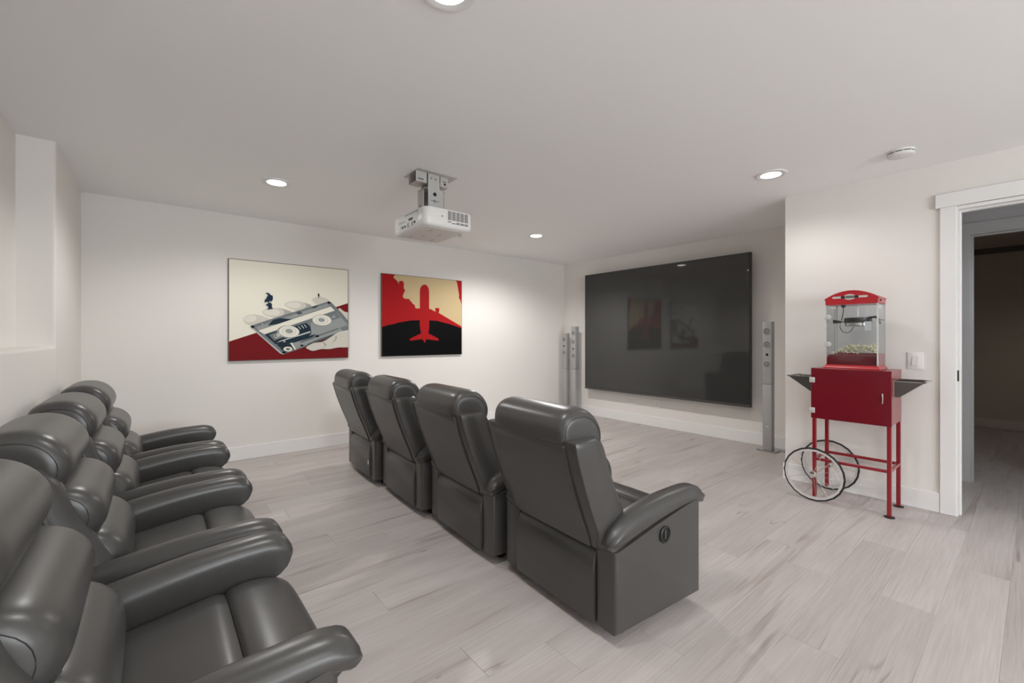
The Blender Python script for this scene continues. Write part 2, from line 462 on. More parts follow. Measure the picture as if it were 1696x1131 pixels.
# second door frame across the hall
bm = BM()
box(bm, XH - 0.016, XH, D2Y1 + 0.006, D2Y1 + 0.085, 0, D2Z + 0.006, bev=0.002, seg=1)
box(bm, XH - 0.016, XH, -0.55, -0.465, 0, D2Z + 0.006, bev=0.002, seg=1)
box(bm, XH - 0.016, XH, -0.55, D2Y1 + 0.085, D2Z + 0.006, D2Z + 0.1, bev=0.002, seg=1)
d2 = struct('door_2', bm, M_hall)
bm = BM()
box(bm, XH - 0.010, XH + T + 0.01, D2Y1, D2Y1 + 0.02, 0, D2Z); box(bm, XH - 0.010, XH + T + 0.01, -0.48, -0.46, 0, D2Z)
box(bm, XH - 0.010, XH + T + 0.01, -0.48, D2Y1 + 0.02, D2Z, D2Z + 0.02)
obj('jamb', bm, M_hall, d2)
bm = BM()
box(bm, XH + 0.03, XH + 0.07, D2Y1 - 0.012, D2Y1, 0, D2Z - 0.012); box(bm, XH + 0.03, XH + 0.07, -0.46, D2Y1, D2Z - 0.012, D2Z)
obj('door_stop', bm, M_hall, d2)

# ------------------------------------------------------------------ recliner (local: x forward, base back at x=0, z up)
def sgnpow(v, p): return math.copysign(abs(v) ** p, v)
def roll(bm, cx, cz, a, b, hw, tilt=0.0, n=2.5, endp=3.2, endq=2.4, ny=25, nt=28, pinch=0.0, bulge=0.0):
    """puffy horizontal cushion across y; superellipse section a (depth) x b (height), rounded ends"""
    rings = []
    ct, st_ = math.cos(tilt), math.sin(tilt)
    for i in range(ny):
        t = math.sin(lerp(-PI / 2, PI / 2, i / (ny - 1)))
        t = 0.5 * t + 0.5 * lerp(-1, 1, i / (ny - 1))
        s = max(0.0, 1 - abs(t) ** endp) ** (1 / endq)
        s = max(s, 0.03)
        ring = []
        for k in range(nt):
            th = 2 * PI * k / nt
            u = a * s * sgnpow(math.cos(th), 2 / n) ; w = b * (0.55 * s + 0.45 * s ** 0.35) * sgnpow(math.sin(th), 2 / n)
            u += bulge * s * max(0, math.cos(th))
            u2 = u * ct - w * st_; w2 = u * st_ + w * ct
            ring.append((cx - a * (1 - s) * 0.25 + u2, t * hw, cz + w2))
        rings.append(ring)
    return loft(bm, rings)

REAR = [(-0.006, 0.360), (-0.036, 0.445), (-0.084, 0.56), (-0.128, 0.68), (-0.163, 0.80)]
def rear_x(z):
    return interp(z, [p[1] for p in REAR], [p[0] for p in REAR])
def flare(x):
    return 0.024 * min(1.0, max(0.0, x / 0.55))
def cushion(bm, prof, hw, endp=5.0, endq=2.4, ny=31, sub=3, wide=0.0, cfix=None, capr=0.3):
    """upholstered roll: closed side profile (x, z) swept across y, shrinking towards rounded ends"""
    n = len(prof); P = []
    for i in range(n):
        p0, p1, p2, p3 = prof[i - 1], prof[i], prof[(i + 1) % n], prof[(i + 2) % n]
        for k in range(sub):
            t = k / sub
            P.append(tuple(0.5 * (2 * p1[d] + (p2[d] - p0[d]) * t + (2 * p0[d] - 5 * p1[d] + 4 * p2[d] - p3[d]) * t * t + (3 * p1[d] - p0[d] - 3 * p2[d] + p3[d]) * t ** 3) for d in (0, 1)))
    cx = sum(p[0] for p in P) / len(P); cz = sum(p[1] for p in P) / len(P)
    if cfix: cx, cz = cfix
    x0 = min(p[0] for p in P); x1 = max(p[0] for p in P)
    rings = []
    for i in range(ny):
        t = math.sin(lerp(-PI / 2, PI / 2, i / (ny - 1)))
        q = 1 - capr * (1 - max(0.0, 1 - abs(t) ** endp) ** 0.5)
        ring = []
        for (x, z) in P:
            w = hw * (1 + wide * ((x - x0) / (x1 - x0) - 0.5))
            ring.append((cx + (x - cx) * q, t * w, cz + (z - cz) * q))
        rings.append(ring)
    return loft(bm, rings)
def make_recliner(label, group):
    R = empty('recliner', (0, 0, 0), label, 'armchair', group)
    # side panels under the arms
    for sy in (-1, 1):
        bm = BM()
        top = smoothcurve([(0.560, 0.485), (0.42, 0.462), (0.25, 0.430), (0.10, 0.396), (0.0, 0.374)], 4)
        prism(bm, [(0.0, 0.048), (0.560, 0.048)] + top, sy * 0.262, sy * 0.370, 'xz', bev=0.014, seg=3)
        for v in bm.verts: v.co.y += sy * flare(v.co.x)
        sp = obj('side_panel', bm, M_leather, R, smooth=35)
        if sy < 0:
            bm = BM()
            fy = -0.370 - flare(0.30)
            lathe(bm, [(0.030, 0.0), (0.036, -0.003), (0.037, -0.006), (0.033, -0.009), (0.028, -0.007), (0.026, -0.001)], 'y', (0.30, fy, 0.378), 28)
            tag(obj('recline_handle', bm, M_blackp, sp, smooth=40), 'round black pull cup on the outer side')
            obj('pull_tab', bxo(0.294, 0.303, fy - 0.007, fy + 0.001, 0.356, 0.400, bev=0.003), M_leather, sp, smooth=40)
    # arm rolls: overhanging outside, running straight down to the seat inside
    for sy in (-1, 1):
        bm = BM(); rings = []
        xs_ = [-0.016, -0.012, -0.004, 0.006, 0.018, 0.03, 0.042, 0.055, 0.075, 0.10, 0.15, 0.21, 0.28, 0.35, 0.42, 0.48, 0.52, 0.55, 0.57, 0.585, 0.597, 0.607, 0.615, 0.621, 0.625]
        for i, x in enumerate(xs_):
            zt = interp(x, [-0.016, -0.008, 0.01, 0.04, 0.09, 0.15, 0.25, 0.35, 0.45, 0.52, 0.56, 0.59, 0.61, 0.625], [0.405, 0.432, 0.456, 0.474, 0.490, 0.503, 0.519, 0.530, 0.535, 0.536, 0.534, 0.523, 0.508, 0.480])
            zo = interp(x, [-0.016, 0.0, 0.05, 0.15, 0.3, 0.45, 0.55, 0.60, 0.625], [0.385, 0.362, 0.372, 0.396, 0.430, 0.454, 0.452, 0.444, 0.452])
            zi = interp(x, [-0.016, 0.0, 0.3, 0.5, 0.58, 0.61, 0.625], [0.385, 0.355, 0.355, 0.37, 0.395, 0.42, 0.450])
            w = interp(x, [-0.016, -0.008, 0.01, 0.05, 0.12, 0.3, 0.5, 0.58, 0.61, 0.625], [0.030, 0.045, 0.054, 0.057, 0.058, 0.058, 0.058, 0.058, 0.054, 0.040])
            yc = 0.311 + flare(x)
            amp = 0.0
            if x < 0.08: amp = 0.11 * (1 - x / 0.08)
            if x > 0.57: amp = 0.075 * min(1, (x - 0.57) / 0.03)
            zc = lerp(zo, zt, 0.42)
            ring = []
            no = 26
            for k in range(no + 1):       # outer bottom -> ridge -> inner shoulder
                th = lerp(-PI / 2, PI, k / no)
                c_, s_ = math.cos(th), math.sin(th)
                uy = w * sgnpow(c_, 2 / 2.3)
                uz = (zt - zc) * sgnpow(s_, 2 / 2.1) if s_ >= 0 else (zc - zo) * sgnpow(s_, 2 / 2.6)
                rip = 1 + amp * math.sin(th * 7.0 + (0.5 if sy > 0 else 0.0)) if th < PI * 0.8 else 1.0
                ring.append((x, sy * (yc + uy * rip), zc + uz * rip))
            for k in range(1, 5):
                ring.append((x, sy * (yc - w * (1.0 - 0.04 * k)), lerp(zc, zi, k / 4)))
            ring.append((x, sy * (yc - w * 0.3), zi))
            rings.append(ring)
        loft(bm, rings)
        obj('armrest', bm, M_leather, R, smooth=70)
    # lower rear panel, curling in under the back
    bm = BM()
    prof = [(0.03, 0.05), (-0.010, 0.05), (-0.013, 0.12), (-0.014, 0.22), (-0.012, 0.27), (-0.006, 0.305), (0.008, 0.335), (0.03, 0.355), (0.06, 0.36), (0.06, 0.05)]
    prism(bm, prof, -0.259, 0.259, 'xz', bev=0.004, seg=2)
    obj('rear_panel', bm, M_leather, R, smooth=50)
    # under frame and feet
    bm = BM(); box(bm, 0.04, 0.53, -0.26, 0.26, 0.075, 0.30); obj('base_frame', bm, M_dark, R)
    for fx in (0.10, 0.47):
        for fy in (-0.30, 0.30):
            bm = BM(); lathe(bm, [(0.020, 0.0), (0.024, 0.008), (0.022, 0.058)], 'z', (fx, fy, 0.0), 14)
            obj('foot', bm, M_blackp, R, smooth=40)
    # back shell: flat central panel with a curved profile
    rc = smoothcurve(REAR, 5)
    front = [(p[0] + 0.075, p[1]) for p in reversed(rc)]
    bm = BM()
    outer = [(p[0] - 0.006, p[1]) for p in rc]
    prism(bm, outer + front, -0.245, 0.245, 'xz', bev=0.007, seg=3)
    obj('back_panel', bm, M_leather, R, smooth=40)
    # side wings of the back
    for sy in (-1, 1):
        bm = BM(); rings = []
        zs = [0.360 + (0.806 - 0.360) * i / 22 for i in range(23)] + [0.816, 0.821]
        for i, z in enumerate(zs):
            rx = rear_x(min(z, 0.80)) + 0.003
            d = interp(z, [0.36, 0.46, 0.56, 0.66, 0.73, 0.77, 0.795, 0.81, 0.82], [0.200, 0.205, 0.198, 0.188, 0.184, 0.182, 0.176, 0.164, 0.145])
            yo = interp(z, [0.35, 0.45, 0.8], [0.302, 0.314, 0.312])
            if i == len(zs) - 2: yo -= 0.004
            if i == len(zs) - 1: yo -= 0.014; rx += 0.010
            e = 0.010
            yi = 0.236
            ring = [(rx, yi, z), (rx, yo - e, z), (rx + e * 0.3, yo - e * 0.3, z), (rx + e, yo, z), (rx + d * 0.5, yo + 0.002, z), (rx + d * 0.75, yo - 0.004, z), (rx + d * 0.92, yo - 0.018, z), (rx + d, yo - 0.040, z), (rx + d, yi, z)]
            rings.append([(p[0], sy * p[1], p[2]) for p in ring])
        loft(bm, rings)
        wg = obj('side_wing', bm, M_leather, R, smooth=38)
        bm = BM()
        pz = [0.372 + 0.432 * i / 16 for i in range(17)]
        tube(bm, [(rear_x(min(z, 0.80)) + 0.0035, sy * (interp(z, [0.36, 0.46, 0.8], [0.302, 0.314, 0.312]) - 0.0035), z) for z in pz], 0.0028, 6)
        obj('piping', bm, M_leather, wg, smooth=60)
    # head pillow flush with the rear panel, and two puffy lumbar rolls
    bm = BM()
    HP = [(-0.166, 0.796), (-0.172, 0.830), (-0.171, 0.868), (-0.158, 0.903), (-0.127, 0.928), (-0.083, 0.938), (-0.036, 0.934), (0.006, 0.914), (0.038, 0.880), (0.057, 0.838), (0.057, 0.794), (0.036, 0.758), (-0.012, 0.738), (-0.075, 0.742), (-0.128, 0.762)]
    cushion(bm, HP, 0.258, endp=13.0, ny=45, wide=0.07, cfix=(-0.085, 0.79), capr=0.40)
    hp = obj('head_pillow', bm, M_leather, R, smooth=180)
    LP = [(-0.08, 0.66), (-0.075, 0.715), (-0.03, 0.748), (0.03, 0.750), (0.082, 0.732), (0.120, 0.695), (0.136, 0.650), (0.130, 0.602), (0.100, 0.568), (0.045, 0.556), (-0.02, 0.568), (-0.065, 0.602)]
    bm = BM()
    cushion(bm, LP, 0.260, endp=11.0, ny=45, wide=0.04, cfix=(-0.01, 0.655), capr=0.48)
    lp = obj('lumbar_cushion', bm, M_leather, R, smooth=180)
    LC = [(-0.02, 0.48), (-0.02, 0.545), (0.02, 0.585), (0.08, 0.592), (0.135, 0.574), (0.175, 0.536), (0.194, 0.488), (0.196, 0.435), (0.180, 0.390), (0.140, 0.360), (0.08, 0.355), (0.02, 0.39)]
    bm = BM()
    cushion(bm, LC, 0.256, endp=10.0, ny=45, wide=0.0, cfix=(0.05, 0.46), capr=0.45)
    lc = obj('lower_cushion', bm, M_leather, R, smooth=180)
    # stitched seams around the cushion ends
    for par, pf, hw, wd, cf, ep, eq in ((hp, HP, 0.258, 0.07, (-0.085, 0.79), 13.0, 0.40), (lp, LP, 0.260, 0.04, (-0.01, 0.655), 11.0, 0.48)):
        x0 = min(p[0] for p in pf); x1 = max(p[0] for p in pf)
        for sy in (-1, 1):
            t = 0.985
            q = 1 - eq * (1 - (1 - t ** ep) ** 0.5)
            pts = [(cf[0] + (x - cf[0]) * q * 1.004, sy * t * hw * (1 + wd * ((x - x0) / (x1 - x0) - 0.5)), cf[1] + (z - cf[1]) * q * 1.004) for x, z in smoothcurve(pf, 2)[:-1]]
            obj('seam', tube(BM(), pts, 0.0012, 5, closed=True), M_seam, par)
    # seat cushion and foot pad
    def sw(x): return 0.256 + flare(x) * 0.7
    bm = BM(); rings = []
    for i in range(22):
        t = i / 21; x = lerp(0.06, 0.4215, t)
        z = lerp(0.378, 0.428, t ** 0.8) - 0.012 * max(0, (t - 0.90) / 0.10) ** 2
        ring = []
        for k in range(17):
            v = lerp(-1, 1, k / 16)
            ring.append((x, v * sw(x), z - 0.016 * abs(v) ** 7 - 0.003 * v * v))
        ring.append((x, sw(x), 0.30)); ring.append((x, -sw(x), 0.30))
        rings.append(ring)
    loft(bm, rings)
    obj('seat_cushion', bm, M_leather, R, smooth=60)
    bm = BM(); rings = []
    path = [(0.4225, 0.414), (0.430, 0.424), (0.445, 0.431), (0.475, 0.435), (0.51, 0.433), (0.545, 0.426), (0.580, 0.411), (0.604, 0.387), (0.615, 0.352), (0.614, 0.30), (0.608, 0.22), (0.602, 0.14), (0.596, 0.09)]
    path = smoothcurve(path, 3)
    for (x, z) in path:
        ring = []
        for k in range(17):
            v = lerp(-1, 1, k / 16)
            e = 0.016 * abs(v) ** 7 + 0.003 * v * v
            nx_ = interp(z, [0.34, 0.41], [1.0, 0.0]) if x > 0.5 else 0.0
            ring.append((x - e * nx_, v * sw(x), z - e * (1 - nx_)))
        ring.append((0.48, sw(x), 0.12 + (z - 0.1) * 0.3)); ring.append((0.48, -sw(x), 0.12 + (z - 0.1) * 0.3))
        rings.append(ring)
    loft(bm, rings)
    obj('foot_pad', bm, M_leather, R, smooth=60)
    return R

FRONT_Y = [1.424, 2.224, 3.024, 3.824]
FR_LAB = ['grey leather recliner of the front row, nearest the doorway and showing its pull cup',
          'grey leather recliner of the front row, second from the doorway end',
          'grey leather recliner of the front row, third from the doorway end',
          'grey leather recliner of the front row, last one toward the wall of two pictures']
proto = make_recliner(FR_LAB[0], 'front row of grey recliners')
BACK_Y = [1.402, 2.222, 3.042, 3.862]
BK_LAB = ['grey leather recliner of the back row, nearest the viewer at the frame corner',
          'grey leather recliner of the back row against the left wall, second from the viewer',
          'grey leather recliner of the back row against the left wall, third from the viewer',
          'grey leather recliner of the back row, last in the corner by the cassette picture']
chairs = []
for i, yy in enumerate(FRONT_Y):
    c = proto if i == 0 else copy_tree(proto)
    c.location = (1.418, yy, 0); c.rotation_euler = (0, 0, math.radians(-3.0)); c['label'] = FR_LAB[i]; c['group'] = 'front row of grey recliners'
    chairs.append(c)
for i, yy in enumerate(BACK_Y):
    c = copy_tree(proto)
    c.location = (-0.259, yy, 0); c.rotation_euler = (0, 0, 0); c.scale = (1.03, 1.0, 1.0)
    c['label'] = BK_LAB[i]; c['group'] = 'back row of grey recliners'
# small white care tag on the last front chair
obj('care_tag', bxo(-0.022, -0.018, -0.262, -0.250, 0.165, 0.195), M_labelw, chairs[3])

# ------------------------------------------------------------------ pictures
def homog(src, dst):
    A = []
    for (x, y_), (u, v) in zip(src, dst):
        A.append([x, y_, 1, 0, 0, 0, -u * x, -u * y_, -u]); A.append([0, 0, 0, x, y_, 1, -v * x, -v * y_, -v])
    _, _, V = np.linalg.svd(np.array(A, float)); return V[-1].reshape(3, 3)
def picture(name, label, x0, x1, z0, z1, yf, corners, layers, texts=()):
    root = empty(name, ((x0 + x1) / 2, YA - 0.001, z0), label, 'picture')
    W, Hh = x1 - x0, z1 - z0
    Hm = homog(corners, [(0, Hh), (W, Hh), (0, 0), (W, 0)])
    def cv(p):
        q = Hm @ np.array([p[0], p[1], 1.0]); return (min(W, max(0, q[0] / q[2])) - W / 2, min(Hh, max(0, q[1] / q[2])))
    dep = YA - 0.001 - yf
    bm = bxo(-W / 2, W / 2, -dep, 0, 0, Hh, bev=0.0015, seg=1)
    obj('canvas', bm, M_frame, root)
    bm = BM(); mats = []
    y0 = -dep - 0.0006
    def face(pts, m, k):
        if m not in mats: mats.append(m)
        vs = [bm.verts.new((p[0], y0 - 0.00022 * k, p[1])) for p in pts]
        f = bm.faces.new(vs); f.material_index = mats.index(m)
        f.normal_update()
        if f.normal.y > 0: f.normal_flip()
    e = 0.006
    face([(-W / 2 + e, e), (W / 2 - e, e), (W / 2 - e, Hh - e), (-W / 2 + e, Hh - e)], layers[0], 0)
    k = 1
    for L in layers[1:]:
        m, kind = L[0], L[1]
        if kind == 'p': pts = [cv(p) for p in L[2]]
        elif kind == 's':      # smooth closed blob
            raw = L[2]; n = len(raw); pts = []
            for i in range(n):
                P0, P1, P2, P3 = raw[i - 1], raw[i], raw[(i + 1) % n], raw[(i + 2) % n]
                for t in (0, .25, .5, .75):
                    pts.append(cv(tuple(0.5 * (2 * P1[d] + (P2[d] - P0[d]) * t + (2 * P0[d] - 5 * P1[d] + 4 * P2[d] - P3[d]) * t * t + (3 * P1[d] - P0[d] - 3 * P2[d] + P3[d]) * t ** 3) for d in (0, 1))))
        elif kind == 'e':
            cx_, cy_, rx, ry, an = L[2]
            pts = [cv((cx_ + rx * math.cos(a) * math.cos(an) - ry * math.sin(a) * math.sin(an), cy_ + rx * math.cos(a) * math.sin(an) + ry * math.sin(a) * math.cos(an))) for a in [2 * PI * j / 28 for j in range(28)]]
        pts = [(min(W / 2 - e, max(-W / 2 + e, p[0])), min(Hh - e, max(e, p[1]))) for p in pts]
        face(pts, m, k); k += 1
    me = bpy.data.meshes.new('print'); bm.to_mesh(me); bm.free()
    for m in mats: me.materials.append(m)
    po = bpy.data.objects.new('print', me); COL.objects.link(po); po.parent = root
    for (s, p, size, rot, shear, m) in texts:
        q = cv(p)
        to = text_mesh('lettering', s, size, m, po)
        to.matrix_local = Matrix.Translation((q[0], y0 - 0.00022 * (k + 2), q[1])) @ Matrix.Rotation(PI / 2, 4, 'X') @ Matrix.Rotation(rot, 4, 'Z') @ Matrix(((1, shear, 0, 0), (0, 1, 0, 0), (0, 0, 1, 0), (0, 0, 0, 1)))
    return root
def text_mesh(name, s, size, m, parent=None, align='CENTER', bold=0.0):
    cu = bpy.data.curves.new(name, 'FONT'); cu.body = s; cu.size = size; cu.align_x = align; cu.align_y = 'CENTER'
    cu.extrude = 0.0002; cu.offset = bold
    t = bpy.data.objects.new(name, cu); COL.objects.link(t)
    dg = bpy.context.evaluated_depsgraph_get(); dg.update()
    me = bpy.data.meshes.new_from_object(t.evaluated_get(dg))
    bpy.data.objects.remove(t, do_unlink=True)
    me.materials.clear(); me.materials.append(m)
    o = bpy.data.objects.new(name, me); COL.objects.link(o)
    if parent: o.parent = parent
    return o
def pm(name, c, rough=0.6): return mat('print_' + name, srgb(*c), rough, spec=0.12)
P_cream = pm('cream', (232, 228, 212), 0.35); P_red = pm('dark_red', (116, 22, 26)); P_skin = pm('pale_hand', (206, 202, 190)); P_skin2 = pm('hand_shade', (168, 166, 158))
P_nail = pm('nail', (222, 218, 206)); P_case = pm('case_grey', (118, 124, 126)); P_case2 = pm('case_mid', (150, 154, 152)); P_navy = pm('navy', (34, 48, 60)); P_black = pm('ink', (14, 15, 17))
P_white = pm('label_white', (230, 226, 212)); P_line = pm('pale_line', (190, 192, 188)); P_fig = pm('figure_blue', (28, 46, 62)); P_dk = pm('case_dark', (76, 84, 88))
P_tan = pm('tan', (200, 178, 138)); P_red2 = pm('poster_red', (166, 22, 26)); P_blk = pm('poster_black', (4, 4, 5), 0.7)
cass = [P_cream,
    (P_red, 'p', [(100, 841), (1170, 496), (1170, 1030), (100, 1030)]),
    (P_skin, 's', [(1075, 545), (1125, 570), (1180, 600), (1180, 760), (1100, 700)]),
    (P_skin, 's', [(235, 640), (270, 607), (330, 597), (400, 610), (470, 637), (520, 665), (420, 705), (300, 697), (252, 675)]),
    (P_nail, 's', [(240, 640), (275, 612), (330, 606), (352, 632), (330, 660), (270, 668)]),
    (P_skin2, 's', [(540, 545), (600, 552), (670, 580), (620, 612), (560, 610)]),
    (P_skin, 's', [(400, 575), (440, 548), (510, 540), (575, 553), (600, 580), (570, 612), (510, 628), (440, 610)]),
    (P_nail, 's', [(410, 575), (450, 556), (520, 552), (560, 575), (540, 602), (470, 606)]),
    (P_skin2, 's', [(740, 490), (800, 500), (838, 520), (800, 545), (740, 550)]),
    (P_skin, 's', [(600, 508), (640, 485), (705, 477), (770, 492), (790, 520), (765, 548), (705, 562), (640, 542)]),
    (P_nail, 's', [(612, 510), (650, 492), (720, 490), (745, 512), (720, 540), (650, 535)]),
    (P_skin, 's', [(843, 465), (870, 445), (920, 440), (975, 458), (1000, 480), (950, 500), (880, 505)]),
    # cassette shell
    (P_line, 'p', [(297, 712), (560, 945), (590, 955), (610, 945), (320, 700)]),
    (P_case, 'p', [(300, 700), (500, 632), (760, 550), (985, 482), (1012, 490), (1100, 580), (1170, 650), (1170, 745), (900, 838), (700, 916), (604, 948), (575, 940), (420, 808)]),
    (P_case2, 'p', [(345, 712), (560, 640), (975, 500), (1000, 520), (800, 590), (372, 738)]),
    (P_navy, 'p', [(500, 645), (560, 630), (670, 640), (560, 680), (450, 698)]),
    (P_dk, 'p', [(830, 530), (895, 512), (885, 535), (850, 545)]),
    (P_dk, 'p', [(700, 580), (735, 568), (760, 588), (720, 600)]),
    (P_case2, 'p', [(830, 670), (1060, 580), (1160, 690), (1075, 720), (860, 790), (835, 770)]),
    (P_white, 'p', [(368, 742), (1005, 526), (1042, 562), (420, 775)]),
    (P_navy, 'p', [(425, 778), (560, 738), (790, 672), (825, 705), (836, 755), (815, 792), (560, 868), (520, 862)]),
    (P_line, 'p', [(560, 832), (825, 745), (828, 758), (530, 850)]),
    (P_case, 'p', [(462, 780), (570, 742), (618, 790), (508, 832)]),
    (P_case2, 'e', (630, 752, 98, 56, 0.05)),
    (P_white, 'e', (640, 750, 90, 50, 0.05)),
    (P_line, 'e', (640, 748, 62, 34, 0.05)),
    (P_white, 'e', (640, 748, 56, 30, 0.05)),
    (P_case2, 'e', (640, 746, 34, 20, 0.1)),
    (P_case, 'p', [(975, 607), (1055, 580), (1092, 622), (1010, 652)]),
    (P_case2, 'e', (928, 650, 88, 52, 0.05)),
    (P_white, 'e', (928, 648, 82, 46, 0.05)),
    (P_line, 'e', (926, 648, 56, 32, 0.05)),
    (P_white, 'e', (926, 648, 50, 28, 0.05)),
    (P_case2, 'e', (924, 646, 30, 18, 0.1)),
    (P_line, 'p', [(715, 702), (722, 700), (745, 728), (738, 730)]),
    (P_line, 'p', [(742, 694), (749, 692), (772, 720), (765, 722)]),
    (P_line, 'p', [(768, 688), (775, 686), (796, 712), (789, 714)]),
    (P_navy, 'p', [(530, 870), (660, 838), (880, 770), (840, 800), (760, 850), (650, 850), (600, 880), (560, 890)]),
    (P_case2, 'p', [(655, 855), (800, 815), (1075, 712), (1115, 742), (900, 815), (695, 910)]),
    (P_dk, 'p', [(735, 842), (1070, 718), (1074, 724), (740, 850)]),
    (P_white, 'p', [(650, 852), (664, 848), (700, 908), (686, 912)]),
    (P_dk, 'p', [(800, 860), (905, 822), (1030, 772), (1032, 782), (905, 834), (806, 870)]),
    (P_navy, 'p', [(560, 893), (645, 858), (680, 905), (602, 938)]),
    (P_white, 'e', (628, 906, 40, 22, 0.0)),
    (P_case2, 'e', (628, 906, 22, 12, 0.0)),
    (P_black, 'e', (628, 907, 7, 5, 0.0)),
    (P_black, 'e', (318, 708, 17, 10, 0.2)), (P_black, 'e', (990, 491, 16, 9, 0.2)), (P_black, 'e', (885, 790, 17, 9, 0.0)), (P_black, 'e', (750, 873, 14, 7, 0.0)), (P_black, 'e', (592, 938, 16, 8, 0.0)),
    (P_skin, 's', [(788, 890), (850, 852), (930, 840), (1000, 800), (1060, 760), (1120, 742), (1180, 745), (1180, 875), (1070, 890), (990, 905), (920, 905), (850, 921), (808, 908)]),
    (P_skin2, 's', [(930, 845), (955, 850), (965, 870), (935, 890), (948, 868)]),
    (P_skin2, 's', [(1045, 790), (1060, 800), (1040, 835), (1010, 850), (1035, 825)]),
    # tiny figures standing on the fingertips
    (P_fig, 'p', [(430, 408), (450, 403), (468, 412), (470, 420), (495, 432), (496, 462), (486, 478), (462, 482), (458, 492), (446, 484), (420, 489), (424, 470), (436, 458), (444, 440), (456, 422), (440, 414)]),
    (P_fig, 'p', [(430, 514), (452, 502), (452, 494), (478, 492), (490, 512), (486, 530), (498, 546), (444, 554), (458, 534), (446, 518)]),
    (P_black, 'p', [(889, 426), (893, 415), (898, 407), (903, 415), (907, 426), (902, 432), (902, 445), (895, 445), (895, 432)]),
]
picture('cassette_picture', 'wide canvas picture of a hand holding a cassette tape on cream and red', 0.565, 1.728, 0.99, 2.001, 5.050,
        [(104, 94), (1163, 198), (104, 1018), (1161, 982)], cass,
        texts=[('UR', (536, 790), 0.052, 0.17, -0.55, P_white), ('60', (1030, 618), 0.042, 0.17, -0.5, P_line), ('A', (596, 838), 0.035, 0.1, -0.3, P_white), ('A', (404, 684), 0.022, 0.15, -0.3, P_white)])
plane = [P_red2,
    (P_tan, 'p', [(283, 140), (272, 170), (264, 184), (300, 215), (326, 256), (318, 226), (345, 218), (366, 222), (375, 250), (372, 295), (388, 318), (372, 350), (362, 380), (372, 400), (392, 405), (432, 408), (440, 430), (456, 436), (462, 456), (478, 462), (490, 478), (490, 495), (502, 507), (514, 505), (526, 500), (532, 508), (560, 508), (600, 520), (645, 510), (652, 512), (700, 538), (740, 553), (985, 690), (985, 470), (968, 450), (958, 415), (944, 395), (946, 365), (934, 290), (926, 240), (914, 205)]),
    (P_red2, 'p', [(698, 500), (742, 500), (741, 530), (734, 552), (720, 552), (700, 535)]),
    (P_blk, 'p', [(140, 699), (200, 682), (290, 664), (300, 657), (440, 631), (540, 627), (640, 628), (730, 634), (745, 641), (860, 670), (985, 708), (985, 1010), (140, 1010)]),
    (P_red2, 'p', [(539, 330), (543, 298), (556, 272), (572, 260), (588, 256), (604, 260), (620, 272), (632, 298), (636, 330), (637, 680), (634, 720), (626, 764), (680, 790), (731, 816), (733, 838), (670, 832), (610, 824), (600, 836), (588, 866), (576, 836), (562, 824), (500, 832), (436, 841), (436, 820), (490, 794), (552, 764), (544, 720), (539, 680)]),
]
picture('airplane_picture', 'square canvas picture of a red airplane silhouette over black and tan', 2.124, 3.272, 0.991, 2.002, 5.050,
        [(141, 137), (976, 217), (141, 1010), (974, 978)], plane)

# ------------------------------------------------------------------ television
tv = empty('television', (5.195, 3.2825, 0.431), 'huge black flat television hung on the wall between silver tower speakers', 'television')
TY0, TY1, TZ0, TZ1 = 2.065, 4.500, 0.431, 2.188
bm = BM()
w_ = TY1 - TY0
box(bm, -0.012, 0.03, -w_ / 2, w_ / 2, 0, TZ1 - TZ0, bev=0.003, seg=1)
obj('cabinet', bm, M_bezel, tv)
obj('screen', bxo(-0.0135, -0.011, -w_ / 2 + 0.014, w_ / 2 - 0.014, 0.034, TZ1 - TZ0 - 0.012), M_screen, tv)
obj('lower_bezel', bxo(-0.016, -0.010, -w_ / 2 + 0.002, w_ / 2 - 0.002, 0.003, 0.030, bev=0.001, seg=1), M_bezel2, tv)
tag(obj('indicator', bxo(-0.0145, -0.012, -w_ / 2 + 0.020, -w_ / 2 + 0.034, 1.545, 1.560), M_labelw, tv), 'tiny pale sensor dot near the upper right edge')
obj('wall_bracket', bxo(0.03, 0.1315, -0.5, 0.5, 0.55, 1.2), M_blackp, tv)

# ------------------------------------------------------------------ tower speakers
def tower(x, yc, z_top, drivers, port, label, logo=False):
    t = empty('tower_speaker', (x, yc, 0), label, 'speaker', 'slim silver tower speakers')
    obj('base_plate', bxo(-0.025, 0.105, -0.098, 0.098, 0.0, 0.012, bev=0.003, seg=1), M_baseglass, t)
    zj = 0.718
    obj('lower_column', bxo(0, 0.085, -0.044, 0.044, 0.012, zj, bev=0.004), M_silver, t, smooth=40)
    up = obj('upper_column', bxo(0, 0.085, -0.044, 0.044, zj + 0.003, z_top, bev=0.004), M_silver, t, smooth=40)
    for z in drivers:
        bm = BM(); lathe(bm, [(0.030, 0.002), (0.040, -0.001), (0.041, -0.005), (0.036, -0.006), (0.034, -0.002)], 'x', (0, 0, z), 24)
        d = obj('driver', bm, M_ring, up, smooth=40)
        # cone
        bm = BM(); lathe(bm, [(0.034, -0.003), (0.022, 0.0), (0.014, 0.0005), (0.013, -0.004), (0.006, -0.006), (0.001, -0.0065)], 'x', (0, 0, z), 24)
        obj('cone', bm, M_cone, up, smooth=60)
    bm = BM(); disc(bm, (-0.002, 0, port), 0.014, 'x', 0.003, 18); tag(obj('bass_port', bm, M_dark, t), 'black round port')
    if logo: obj('badge', bxo(-0.0015, 0.0005, -0.018, 0.018, 0.262, 0.268), M_labelw, t)
    return t
tower(5.09, 1.862, 1.395, (1.29, 1.15, 0.935), 1.039, 'tall slim silver tower speaker right of the television', True)
